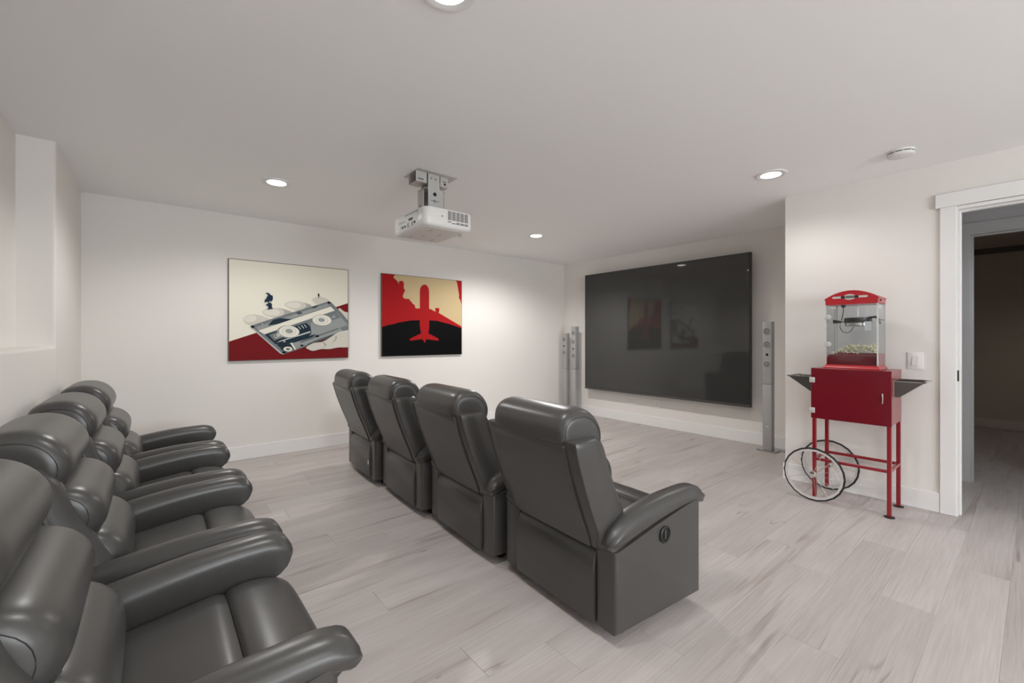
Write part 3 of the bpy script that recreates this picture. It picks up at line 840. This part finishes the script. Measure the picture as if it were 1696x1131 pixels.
tower(5.10, 4.668, 1.395, (1.294, 1.156, 0.936), 1.044, 'taller silver tower speaker left of the television, closest to the screen')
tower(5.13, 4.895, 1.290, (1.193, 0.978), 1.085, 'shorter silver tower speaker nearest the far left room corner')
tower(5.195, 1.632, 1.290, (1.193, 0.978), 1.085, 'silver speaker mostly hidden behind the white wall corner, only its base showing')

# outlets under the television
def outlet(yc, w, n, label):
    t = empty('wall_outlet', (XR, yc, 0.308), label, 'outlet')
    obj('cover_plate', bxo(-0.006, 0, -w / 2, w / 2, -0.057, 0.057, bev=0.002), M_trim, t, smooth=40)
    for i in range(n):
        yy = (i - (n - 1) / 2) * 0.046
        f = obj('receptacle', bxo(-0.008, -0.005, yy - 0.016, yy + 0.016, -0.034, 0.034, bev=0.002), M_white, t, smooth=40)
        bm = BM()
        for zz in (-0.018, 0.018):
            for d in (-0.006, 0.006): box(bm, -0.0085, -0.0078, yy + d - 0.001, yy + d + 0.001, zz - 0.004, zz + 0.004)
        obj('slots', bm, M_dark, f)
outlet(3.735, 0.116, 2, 'white double outlet plate low on the wall under the television')
outlet(3.335, 0.072, 1, 'white single outlet plate low on the wall under the television')

# light switch
sw = empty('light_switch', (XC, 0.568, 1.056), 'white rocker light switch on the wall beside the popcorn machine', 'switch')
obj('cover_plate', bxo(-0.008, 0, -0.043, 0.043, -0.062, 0.062, bev=0.003), M_trim, sw, smooth=40)
obj('rocker', prism(BM(), [(-0.009, -0.034), (-0.017, -0.033), (-0.0105, 0.034), (-0.009, 0.034)], -0.017, 0.017, 'xz'), M_white, sw)

# ------------------------------------------------------------------ ceiling fixtures
def can_light(x, y, label):
    t = empty('ceiling_light', (x, y, CE), label, 'ceiling light', 'round recessed ceiling lights')
    bm = BM(); lathe(bm, [(0.082, 0.0), (0.106, 0.0), (0.105, -0.005), (0.092, -0.009), (0.084, -0.006)], 'z', (0, 0, 0), 40)
    obj('trim_ring', bm, M_trim, t, smooth=40)
    bm = BM(); lathe(bm, [(0.0835, -0.001), (0.0835, -0.005), (0.06, -0.0065), (0.001, -0.007)], 'z', (0, 0, 0), 40)
    obj('lens', bm, M_lens, t, smooth=60)
cl = ['round recessed ceiling light above the back row, left of the projector', 'round recessed ceiling light right of the projector, in the far corner',
      'round recessed ceiling light between the smoke detector and the television', 'round recessed ceiling light just peeking in at the top edge',
      'added unseen ceiling light just behind the viewer', 'added unseen ceiling light by the added window behind the viewer']
for (p, l) in zip(LIGHTS, cl): can_light(p[0], p[1], l)
can_light(4.85, -0.75, 'added unseen ceiling light in the hall beyond the doorway')
can_light(7.1, -1.0, 'added unseen ceiling light in the dim room beyond the hall')

sd = empty('smoke_detector', (3.765, 0.575, CE), 'white round smoke detector on the ceiling near the doorway', 'smoke detector')
bm = BM(); lathe(bm, [(0.072, 0.0), (0.072, -0.010), (0.066, -0.012)], 'z', n=40); obj('mounting_ring', bm, M_white, sd, smooth=40)
bm = BM(); lathe(bm, [(0.064, -0.010), (0.064, -0.017)], 'z', n=40); obj('vent_slot', bm, M_dark, sd, smooth=40)
bm = BM(); lathe(bm, [(0.066, -0.016), (0.070, -0.019), (0.069, -0.026), (0.062, -0.033), (0.04, -0.037), (0.001, -0.038)], 'z', n=40); obj('cover', bm, M_white, sd, smooth=60)
bm = BM()
for k in range(9): box(bm, 0.0625 * math.cos(k * 0.698) - 0.004, 0.0625 * math.cos(k * 0.698) + 0.004, 0.0625 * math.sin(k * 0.698) - 0.004, 0.0625 * math.sin(k * 0.698) + 0.004, -0.018, -0.009)
obj('vent_ribs', bm, M_white, sd)['kind'] = 'stuff'
obj('test_button', bxo(-0.016, 0.016, -0.008, 0.008, -0.040, -0.036, bev=0.002), M_white, sd, smooth=40)
obj('indicator', bxo(-0.05, -0.042, -0.004, 0.004, -0.037, -0.035), M_mount, sd)

# ------------------------------------------------------------------ projector and its mount
mo = empty('projector_mount', (1.62, 2.94, CE), 'grey metal ceiling bracket holding the projector', 'mount')
ox, oy, oz = 1.62, 2.94, CE
def mb(x0, x1, y0, y1, z0, z1, **k): return bxo(x0 - ox, x1 - ox, y0 - oy, y1 - oy, z0 - oz, z1 - oz, **k)
obj('ceiling_plate', mb(1.462, 1.792, 2.822, 3.056, 2.436, 2.44, bev=0.001, seg=1), M_mount, mo)
for (a, b_) in ((1.466, 1.553), (1.668, 1.735)):
    bm = BM()
    box(bm, a - ox, b_ - ox, 2.87 - oy, 2.873 - oy, 2.362 - oz, 2.437 - oz)
    box(bm, a - ox, b_ - ox, 2.87 - oy, 2.985 - oy, 2.360 - oz, 2.363 - oz)
    box(bm, a - ox, b_ - ox, 2.982 - oy, 2.985 - oy, 2.362 - oz, 2.437 - oz)
    obj('channel', bm, M_mount, mo)
bm = BM()
prism(bm, [(1.562 - ox, 2.44 - oz), (1.658 - ox, 2.44 - oz), (1.658 - ox, 2.335 - oz), (1.692 - ox, 2.325 - oz), (1.692 - ox, 2.112 - oz), (1.566 - ox, 2.112 - oz), (1.562 - ox, 2.3 - oz)], 2.866 - oy, 2.869 - oy, 'xz')
obj('front_strap', bm, M_mount, mo)
obj('rear_strap', mb(1.57, 1.69, 2.986, 2.989, 2.112, 2.437), M_mount, mo)
obj('side_bracket', mb(1.535, 1.538, 2.885, 2.975, 2.112, 2.315), M_mount, mo)
obj('side_bracket', mb(1.706, 1.709, 2.885, 2.975, 2.112, 2.325), M_mount, mo)
obj('cross_plate', mb(1.535, 1.709, 2.869, 2.986, 2.325, 2.328), M_mount, mo)
obj('foot_plate', mb(1.50, 1.74, 2.83, 3.02, 2.109, 2.113), M_mount, mo)
bm = BM(); disc(bm, (1.618 - ox, 2.864 - oy, 2.290 - oz), 0.0145, 'y', 0.003, 20); obj('cable_hole', bm, M_dark, mo)
for (bx_, bz, r) in ((1.617, 2.238, 0.012), (1.588, 2.405, 0.007), (1.624, 2.402, 0.007)):
    bm = BM(); lathe(bm, [(r, 0), (r, -0.003), (r * 0.5, -0.005)], 'y', (bx_ - ox, 2.866 - oy, bz - oz), 6); obj('bolt', bm, M_cone, mo)
obj('slot', mb(1.585, 1.655, 2.8652, 2.8664, 2.2395, 2.2425), M_dark, mo)
bm = BM(); lathe(bm, [(0.010, 0), (0.010, -0.003)], 'x', (1.535 - ox, 2.93 - oy, 2.20 - oz), 8); obj('bolt', bm, M_cone, mo)
bm = BM()
for i, w in enumerate((0.010, 0.006, 0.012, 0.008)): box(bm, 1.482 + 0.012 * i - ox, 1.482 + 0.012 * i + 0.009 - ox, 2.8692 - oy, 2.8702 - oy, 2.378 - oz, 2.386 - oz)
obj('stamped_marking', bm, M_dark, mo)
bm = BM(); box(bm, 1.688 - ox, 1.716 - ox, 2.8692 - oy, 2.8702 - oy, 2.398 - oz, 2.403 - oz); prism(bm, [(1.697 - ox, 2.377 - oz), (1.714 - ox, 2.377 - oz), (1.716 - ox, 2.386 - oz), (1.708 - ox, 2.393 - oz), (1.697 - ox, 2.390 - oz)], 2.8692 - oy, 2.8702 - oy, 'xz')
obj('warning_mark', bm, M_dark, mo)

px0, px1, py0, py1, pz0, pz1 = 1.388, 1.775, 2.588, 3.088, 1.977, 2.109
pr = empty('projector', (1.58, 2.84, pz0), 'white projector hanging from the ceiling above the front row', 'projector')
qx, qy, qz = 1.58, 2.84, pz0
def pb(x0, x1, y0, y1, z0, z1, **k): return bxo(x0 - qx, x1 - qx, y0 - qy, y1 - qy, z0 - qz, z1 - qz, **k)
# body: rounded rectangle, tapered below
bm = BM(); rings = []
def rrect(x0, x1, y0, y1, r, z, n=6):
    pts = []
    for (cx_, cy_, a0) in ((x1 - r, y1 - r, 0), (x0 + r, y1 - r, PI / 2), (x0 + r, y0 + r, PI), (x1 - r, y0 + r, 1.5 * PI)):
        for k in range(n + 1):
            a = a0 + PI / 2 * k / n; pts.append((cx_ + r * math.cos(a) - qx, cy_ + r * math.sin(a) - qy, z - qz))
    return pts
for (ins, z, r) in ((0.030, pz0, 0.03), (0.014, pz0 + 0.003, 0.035), (0.005, pz0 + 0.012, 0.04), (0.0, pz0 + 0.028, 0.045), (0.0, pz0 + 0.06, 0.045), (0.0006, pz0 + 0.0605, 0.045), (0.0006, pz0 + 0.0615, 0.045), (0.0, pz0 + 0.062, 0.045), (0.001, pz1 - 0.012, 0.045), (0.005, pz1 - 0.004, 0.045), (0.016, pz1, 0.04)):
    rings.append(rrect(px0 + ins, px1 - ins, py0 + ins, py1 - ins, r, z))
loft(bm, rings)
body = obj('body', bm, M_projw, pr, smooth=35)
obj('bottom_cover', pb(px0 + 0.045, px1 - 0.045, py0 + 0.045, py1 - 0.045, pz0 - 0.002, pz0 + 0.002, bev=0.001, seg=1), M_white, pr)
bm = BM()
for (cx_, cy_, l) in ((1.50, 2.72, 0.06), (1.62, 2.80, 0.07), (1.54, 2.90, 0.05), (1.66, 2.98, 0.07), (1.48, 2.98, 0.05)): box(bm, cx_ - qx - 0.004, cx_ - qx + 0.004, cy_ - qy - l / 2, cy_ - qy + l / 2, -0.0035, -0.0015)
obj('bottom_slots', bm, M_mount, pr)
# vent louvres on the side facing the viewer
vg = obj('vent_panel', pb(1.558, 1.732, py0 - 0.0012, py0 + 0.004, 2.010, 2.100), M_projw, pr)
bm = BM()
for i in range(5):
    for j in range(11):
        if j == 8: continue
        x0 = 1.562 + i * 0.0338; z0 = 2.0945 - j * 0.0078
        if j > 8 and (i + j) % 5 == 0: continue
        box(bm, x0 - qx, x0 + 0.029 - qx, py0 - 0.002 - qy, py0 + 0.001 - qy, z0 - 0.0044 - qz, z0 - qz)
so = obj('louvres', bm, M_dark, vg); so['kind'] = 'stuff'
obj('lock_slot', pb(1.513, 1.524, py0 - 0.001, py0 + 0.002, 2.049, 2.055), M_dark, pr)
obj('adjuster_foot', lathe(BM(), [(0.014, 0.0), (0.014, -0.010), (0.010, -0.016)], 'z', (1.735 - qx, 2.70 - qy, 0.002), 16), M_mount, pr)
obj('lens_barrel', lathe(BM(), [(0.045, -0.01), (0.045, 0.018), (0.036, 0.02), (0.034, 0.012)], 'x', (px1 - qx, 2.96 - qy, 0.068), 24), M_blackp, pr, smooth=40)
# connector bay on the rear face
bay = obj('connector_bay', prism(BM(), [(2.690 - qy, 2.006 - qz), (2.975 - qy, 2.006 - qz), (2.975 - qy, 2.050 - qz), (2.885 - qy, 2.058 - qz), (2.885 - qy, 2.090 - qz), (2.690 - qy, 2.094 - qz)], px0 - 0.0015 - qx, px0 + 0.004 - qx, 'yz'), M_port, pr)
bm = BM()
box(bm, px0 - 0.003 - qx, px0 - qx, 2.688 - qy, 2.888 - qy, 2.088 - qz, 2.096 - qz); box(bm, px0 - 0.003 - qx, px0 - qx, 2.885 - qy, 2.98 - qy, 2.049 - qz, 2.058 - qz)
obj('bay_lip', bm, M_cone, bay)
for (yy, zz, w, h) in ((2.923, 2.016, 0.022, 0.013), (2.885, 2.016, 0.02, 0.013), (2.770, 2.018, 0.010, 0.026), (2.735, 2.020, 0.022, 0.016)):
    obj('socket', pb(px0 - 0.003, px0 + 0.001, yy - w / 2, yy + w / 2, zz - h / 2, zz + h / 2), M_dark, bay)
bm = BM(); lathe(bm, [(0.016, 0), (0.016, -0.004), (0.010, -0.004), (0.009, -0.001)], 'x', (px0 - qx, 2.835 - qy, 2.017 - qz), 16); obj('round_socket', bm, M_cone, bay)
bm = BM()
for i in range(5): box(bm, px0 - 0.003 - qx, px0 - qx, 2.765 + i * 0.013 - qy, 2.772 + i * 0.013 - qy, 2.044 - qz, 2.060 - qz)
obj('port_row', bm, M_dark, bay)

# ------------------------------------------------------------------ popcorn cart
ct = empty('popcorn_cart', (4.01, 0.866, 0), 'red popcorn cart with two spoked wheels and fold-out steel trays', 'cart')
kx, ky = 4.01, 0.866
def cb(x0, x1, y0, y1, z0, z1, **k): return bxo(x0 - kx, x1 - kx, y0 - ky, y1 - ky, z0, z1, **k)
CX0, CX1, CY0, CY1, CZ0, CZ1 = 3.856, 4.178, 0.634, 1.098, 0.622, 0.994
obj('cabinet', cb(CX0, CX1, CY0, CY1, CZ0, CZ1, bev=0.003, seg=1), M_red, ct)
dr = obj('door', cb(CX0 - 0.014, CX0 - 0.001, CY0 - 0.002, CY1 + 0.002, CZ0 - 0.004, CZ1 + 0.002, bev=0.003, seg=1), M_redd, ct)
obj('handle', cb(CX0 - 0.024, CX0 - 0.013, 0.676, 0.684, 0.772, 0.842, bev=0.003), M_chrome, dr, smooth=40)
for z in (0.905, 0.677):
    obj('hinge', cb(CX0 - 0.018, CX0 - 0.008, CY1 - 0.024, CY1 + 0.012, z - 0.02, z + 0.02, bev=0.003), M_hinge, dr, smooth=40)
LG = 0.012
for (x, y0_, zb) in ((CX0 + 0.006, CY0 + 0.014, 0.006), (CX1 - 0.013, CY0 + 0.014, 0.006), (CX0 + 0.006, CY1 - 0.016, 0.025), (CX1 - 0.013, CY1 - 0.016, 0.035)):
    lg = obj('leg', cb(x - LG, x + LG, y0_ - LG, y0_ + LG, zb, CZ0 + 0.001, bev=0.002, seg=1), M_red, ct)
    if zb < 0.02:
        bm = BM(); lathe(bm, [(0.030, 0.0), (0.030, 0.005), (0.012, 0.009)], 'z', (x - kx, y0_ - ky, 0), 18); obj('foot_pad', bm, M_foot, lg, smooth=40)
for x in (CX0 + 0.006, CX1 - 0.013):
    obj('side_bar', cb(x - 0.010, x + 0.010, CY0 + 0.02, CY1 - 0.02, 0.300, 0.320, bev=0.002, seg=1), M_red, ct)
for y_ in (CY0 + 0.014, CY1 - 0.016):
    obj('end_bar', cb(CX0 + 0.01, CX1 - 0.02, y_ - 0.010, y_ + 0.010, 0.300, 0.320, bev=0.002, seg=1), M_red, ct)
obj('axle', tube(BM(), [(CX0 - 0.045 - kx, 1.078 - ky, 0.199), (CX1 + 0.035 - kx, 1.078 - ky, 0.199)], 0.006, 10), M_chrome, ct)
for wx in (CX0 - 0.036, CX1 + 0.028):
    bm = BM(); NW = 22
    ring = [(wx - kx, 1.078 - ky + 0.192 * math.cos(2 * PI * k / NW), 0.199 + 0.192 * math.sin(2 * PI * k / NW)) for k in range(NW)]
    tube(bm, ring, 0.0075, 8, closed=True)
    ty = obj('tyre', bm, M_tyre, ct)
    bm = BM(); rr = [(0.187, -0.007), (0.187, 0.007), (0.172, 0.006), (0.172, -0.006), (0.187, -0.007)]
    rings = []
    for r, h in rr: rings.append([(wx - kx + h, 1.078 - ky + r * math.cos(2 * PI * k / NW), 0.199 + r * math.sin(2 * PI * k / NW)) for k in range(NW)])
    loft(bm, rings, cap=False); bmesh.ops.remove_doubles(bm, verts=bm.verts, dist=1e-6)
    obj('rim', bm, M_rim, ty)
    bm = BM()
    for k in range(14):
        a = 2 * PI * k / 14
        s = 0.006 if k % 2 else -0.006
        tube(bm, [(wx - kx + s, 1.078 - ky + 0.016 * math.cos(a), 0.199 + 0.016 * math.sin(a)), (wx - kx, 1.078 - ky + 0.170 * math.cos(a + 0.12), 0.199 + 0.170 * math.sin(a + 0.12))], 0.0011, 5)
    obj('spokes', bm, M_chrome, ty)
    bm = BM(); lathe(bm, [(0.010, -0.014), (0.022, -0.010), (0.022, -0.006), (0.012, -0.004), (0.012, 0.004), (0.022, 0.006), (0.022, 0.010), (0.010, 0.014)], 'x', (wx - kx, 1.078 - ky, 0.199), 18)
    obj('hub', bm, M_chrome, ty, smooth=40)
# fold-out trays: triangular steel bins open at the top
for sy in (1, -1):
    yb = (CY1 if sy > 0 else CY0); zt_ = 0.922 if sy > 0 else 0.926
    def Y(d): return yb + sy * d - ky
    L_ = 0.172 if sy > 0 else 0.150
    bm = BM()
    prism(bm, [(Y(0.001), zt_ - 0.108), (Y(0.028), zt_ - 0.108), (Y(L_), zt_ - 0.004), (Y(L_), zt_), (Y(0.001), zt_)], 3.915 - kx, 3.918 - kx, 'yz')
    o_ = obj('tray', bm, M_tray, ct)
    bm = BM()
    prism(bm, [(Y(0.001), zt_ - 0.108), (Y(0.028), zt_ - 0.108), (Y(L_), zt_ - 0.004), (Y(L_), zt_), (Y(0.001), zt_)], 4.148 - kx, 4.151 - kx, 'yz')
    obj('tray_side', bm, M_tray, o_)
    bm = BM()
    prism(bm, [(Y(0.001), zt_ - 0.110), (Y(0.028), zt_ - 0.110), (Y(L_), zt_ - 0.006), (Y(L_), zt_ - 0.002), (Y(0.028), zt_ - 0.106), (Y(0.001), zt_ - 0.106)], 3.915 - kx, 4.151 - kx, 'yz')
    obj('sloped_bottom', bm, M_steel, o_)
    bm = BM()
    for x0 in (3.911, 4.146): prism(bm, [(Y(0.001), zt_ - 0.004), (Y(L_ + 0.012), zt_ - 0.004), (Y(L_ + 0.012), zt_ + 0.002), (Y(0.001), zt_ + 0.002)], x0 - kx, x0 + 0.010 - kx, 'yz')
    prism(bm, [(Y(L_ - 0.004), zt_ - 0.005), (Y(L_ + 0.014), zt_ - 0.002), (Y(L_ + 0.014), zt_ + 0.002), (Y(L_ - 0.004), zt_ + 0.002)], 3.911 - kx, 4.156 - kx, 'yz')
    obj('tray_lip', bm, M_steel, o_)
    obj('back_plate', cb(3.912, 4.154, yb + (0.0 if sy > 0 else -0.004), yb + (0.004 if sy > 0 else 0.0), zt_ - 0.112, zt_ + 0.004), M_steel, o_)

# ------------------------------------------------------------------ popcorn machine on the cart
MX0, MX1, MY0, MY1, MZ = 3.872, 4.098, 0.710, 1.014, 0.996
pmach = empty('popcorn_machine', (3.98, 0.862, MZ), 'red countertop popcorn machine with clear walls standing on the cart', 'popcorn machine')
gx, gy = 3.98, 0.862
def gb(x0, x1, y0, y1, z0, z1, **k): return bxo(x0 - gx, x1 - gx, y0 - gy, y1 - gy, z0 - MZ, z1 - MZ, **k)
bm = BM()
for (ins, z0, z1) in ((-0.010, 0.0, 0.010),): pass
rings = []
for (ins, z) in ((-0.012, 0.0), (-0.012, 0.008), (-0.006, 0.016), (0.0, 0.026), (0.0, 0.030)):
    rings.append([(MX0 + ins - gx, MY0 + ins - gy, z), (MX1 - ins - gx, MY0 + ins - gy, z), (MX1 - ins - gx, MY1 - ins - gy, z), (MX0 + ins - gx, MY1 - ins - gy, z)])
loft(bm, rings); obj('base', bm, M_redm, pmach)
GT = 1.468
bm = BM()
box(bm, MX0 + 0.010 - gx, MX1 - 0.004 - gx, MY0 + 0.004 - gy, MY0 + 0.008 - gy, 0.03, 0.112)
box(bm, MX0 + 0.010 - gx, MX1 - 0.004 - gx, MY1 - 0.008 - gy, MY1 - 0.004 - gy, 0.03, 0.085)
box(bm, MX1 - 0.008 - gx, MX1 - 0.004 - gx, MY0 + 0.004 - gy, MY1 - 0.004 - gy, 0.03, 0.112)
obj('lower_tray', bm, M_redm, pmach)
obj('popcorn_tray', gb(3.892, MX1 - 0.010, MY0 + 0.009, MY1 - 0.009, MZ + 0.026, 1.098, bev=0.003, seg=1), M_redd, pmach)
obj('front_door', gb(MX0 + 0.002, MX0 + 0.006, MY0 + 0.003, MY1 - 0.003, MZ + 0.03, GT), M_glass, pmach)
obj('side_pane', gb(MX0 + 0.008, MX1 - 0.006, MY0, MY0 + 0.003, MZ + 0.03, GT), M_glass, pmach)
obj('side_pane', gb(MX0 + 0.008, MX1 - 0.006, MY1 - 0.003, MY1, MZ + 0.03, GT), M_glass, pmach)
obj('rear_pane', gb(MX1 - 0.006, MX1 - 0.003, MY0, MY1, MZ + 0.03, GT), M_glass, pmach)
bm = BM(); box(bm, MX0 + 0.001 - gx, MX0 + 0.010 - gx, MY0 - 0.001 - gy, MY0 + 0.007 - gy, 0.03, GT - MZ)
obj('corner_edge', bm, M_edge, pmach)
for (x0, y0_) in ((MX0 + 0.001, MY1 - 0.003), (MX1 - 0.006, MY0 - 0.0005), (MX1 - 0.006, MY1 - 0.003)):
    obj('corner_edge', gb(x0, x0 + 0.005, y0_, y0_ + 0.0035, MZ + 0.03, GT), M_edge, pmach)
obj('inner_post', gb(4.050, 4.060, 0.985, 0.993, MZ + 0.03, GT), M_label, pmach)
for z in (1.375, 1.175):
    bm = BM(); lathe(bm, [(0.019, 0.0), (0.019, -0.004), (0.012, -0.006)], 'x', (MX0 + 0.002 - gx, MY1 - 0.016 - gy, z - MZ), 18)
    hg = obj('door_hinge', bm, M_hinge, pmach, smooth=40)
    obj('hinge_plate', gb(MX0 - 0.004, MX0 + 0.004, MY1 - 0.004, MY1 + 0.008, z - 0.015, z + 0.015, bev=0.002), M_hinge, hg)
# arched lid
def arch(y, lo, hi):
    t = (y - (MY0 + MY1) / 2) / ((MY1 - MY0) / 2); return hi - (hi - lo) * t * t
bm = BM()
e0, e1 = MY0 - 0.006, MY1 + 0.006
poly = [(e0 - gy, 1.502 - MZ)] + [(lerp(e0, e1, k / 14) - gy, arch(lerp(e0, e1, k / 14), 1.512, 1.564) - MZ) for k in range(15)] + [(e1 - gy, 1.502 - MZ), (e1 - 0.004 - gy, 1.498 - MZ), (MY1 - gy, 1.488 - MZ), (MY1 - gy, GT - 0.004 - MZ), (MY0 - gy, GT - 0.004 - MZ), (MY0 - gy, 1.488 - MZ), (e0 + 0.004 - gy, 1.498 - MZ)]
prism(bm, poly, MX0 - 0.006 - gx, MX1 + 0.006 - gx, 'yz')
lid = obj('arched_lid', bm, M_redm, pmach)
fx = MX0 - 0.0068 - gx
yc = 0.868 - gy
bm = BM(); prism(bm, [(yc - 0.105, 1.516 - MZ), (yc - 0.098, 1.5235 - MZ), (yc + 0.098, 1.5235 - MZ), (yc + 0.105, 1.516 - MZ), (yc + 0.098, 1.5085 - MZ), (yc - 0.098, 1.5085 - MZ)], fx - 0.0004, fx + 0.002, 'yz'); obj('sign_banner', bm, M_label, lid)
bm = BM(); prism(bm, [(yc + 0.036 * math.cos(a), 1.5165 - MZ + 0.0205 * math.sin(a)) for a in [2 * PI * k / 28 for k in range(28)]], fx - 0.0008, fx + 0.002, 'yz'); obj('sign_oval', bm, M_label, lid)
bm = BM(); prism(bm, [(yc - 0.049, 1.5085 - MZ), (yc - 0.053, 1.5165 - MZ), (yc - 0.049, 1.5245 - MZ), (yc + 0.049, 1.5245 - MZ), (yc + 0.053, 1.5165 - MZ), (yc + 0.049, 1.5085 - MZ)], fx - 0.0014, fx + 0.002, 'yz'); sg = obj('sign_plate', bm, M_kettle, lid)
tx = text_mesh('lettering', 'Benchmark', 0.0125, M_label, sg)
tx.matrix_local = Matrix.Translation((fx - 0.0018, yc, 1.5172 - MZ)) @ Matrix.Rotation(-PI / 2, 4, 'Z') @ Matrix.Rotation(PI / 2, 4, 'X')
bm = BM(); lathe(bm, [(0.008, 0.0), (0.008, -0.006), (0.005, -0.008)], 'y', (3.905 - gx, MY0 - 0.006 - gy, 1.486 - MZ), 14); obj('power_switch', bm, M_redd, lid, smooth=40)
# kettle and fittings
K = (3.985 - gx, 0.845 - gy, 1.345 - MZ)
bm = BM(); lathe(bm, [(0.001, -0.038), (0.072, -0.038), (0.078, -0.034), (0.078, 0.0)], 'z', K, 28); ke = obj('kettle', bm, M_steel, pmach, smooth=40)
bm = BM(); lathe(bm, [(0.079, -0.014), (0.081, -0.010), (0.081, 0.020), (0.076, 0.024), (0.001, 0.025)], 'z', K, 28); obj('kettle_lid', bm, M_kettle, ke, smooth=40)
bm = BM(); tube(bm, [(K[0] - 0.02, K[1] - 0.06, K[2] + 0.022), (K[0] - 0.03, K[1] - 0.105, K[2] + 0.026), (K[0] - 0.035, K[1] - 0.122, K[2] + 0.014), (K[0] - 0.035, K[1] - 0.130, K[2] - 0.025)], [0.006, 0.008, 0.009, 0.008], 8); obj('lid_arm', bm, M_kettle, ke, smooth=60)
bm = BM(); tube(bm, [(K[0], K[1], K[2] + 0.02), (K[0], K[1], GT - MZ)], 0.003, 8); obj('stirrer_rod', bm, M_chrome, ke)
obj('warning_tag', bxo(K[0] - 0.086, K[0] - 0.084, K[1] - 0.095, K[1] - 0.055, K[2] - 0.070, K[2] - 0.006), M_labelw, ke)
bm = BM(); prism(bm, [(K[1] + 0.150, K[2] + 0.014), (K[1] + 0.150, K[2] - 0.014), (K[1] + 0.112, K[2] - 0.012), (K[1] + 0.098, K[2] - 0.006), (K[1] + 0.098, K[2] + 0.002)], K[0] - 0.012, K[0] + 0.012, 'yz', bev=0.002, seg=1); obj('kettle_handle', bm, M_kettle, ke)
bm = BM(); tube(bm, [(K[0], K[1] + 0.10, K[2] - 0.004), (K[0], K[1] + 0.07, K[2] - 0.008)], 0.006, 8); obj('handle_stem', bm, M_chrome, ke)
bm = BM(); lathe(bm, [(0.016, 0.0), (0.016, -0.008), (0.007, -0.020)], 'z', (3.975 - gx, 0.930 - gy, GT - 0.002 - MZ), 14); plug = obj('power_plug', bm, M_kettle, pmach, smooth=40)
bm = BM(); tube(bm, [(3.975 - gx, 0.930 - gy, GT - 0.02 - MZ), (3.972 - gx, 0.929 - gy, 1.42 - MZ), (3.97 - gx, 0.935 - gy, 1.38 - MZ), (3.965 - gx, 0.940 - gy, 1.35 - MZ)], 0.003, 8); obj('upper_cord', bm, M_kettle, plug)
bm = BM(); tube(bm, [(3.97 - gx, 0.948 - gy, 1.335 - MZ), (3.968 - gx, 0.950 - gy, 1.30 - MZ), (3.968 - gx, 0.935 - gy, 1.268 - MZ), (3.968 - gx, 0.91 - gy, 1.258 - MZ), (3.968 - gx, 0.885 - gy, 1.268 - MZ), (3.97 - gx, 0.868 - gy, 1.302 - MZ)], 0.0026, 8); obj('lower_cord', bm, M_kettle, plug)
for (yy, xx) in ((0.99, None), (0.975, None), (0.96, None)):
    obj('vent_hole', gb(MX0 + 0.0015, MX0 + 0.002, yy - 0.003, yy + 0.003, 1.435, 1.452), M_labelw, pmach)
for xx in (3.91, 3.945, 3.98):
    obj('vent_hole', gb(xx - 0.006, xx + 0.006, MY0 - 0.0005, MY0, 1.428, 1.455), M_labelw, pmach)
obj('side_latch', gb(3.91, 4.06, MY0 - 0.001, MY0 + 0.004, 1.347, 1.352), M_kettle, pmach)
# popcorn heap
bm = BM()
rnd = random.Random(3)
for i in range(260):
    xx = rnd.uniform(3.902, 4.078); yy = rnd.uniform(MY0 + 0.018, 0.985)
    hgt = 0.070 * min(1, max(0.12, (0.985 - yy) / 0.075)) * (0.75 + 0.25 * (xx - 3.89) / 0.19)
    zz = 1.1045 + rnd.random() ** 0.6 * hgt
    for q in range(rnd.choice((2, 3, 3))):
        r = rnd.uniform(0.0044, 0.0070)
        rr = bmesh.ops.create_icosphere(bm, subdivisions=1, radius=r)
        d = Vector((rnd.uniform(-1, 1), rnd.uniform(-1, 1), rnd.uniform(-0.1, 1))) * 0.005
        for v in rr['verts']: v.co = v.co * rnd.uniform(0.85, 1.0) + Vector((xx, yy, zz)) + d
pc = obj('popcorn', bm, M_pop, smooth=180)
tag(pc, 'heap of popped popcorn lying inside the clear machine', 'popcorn', kind='stuff')
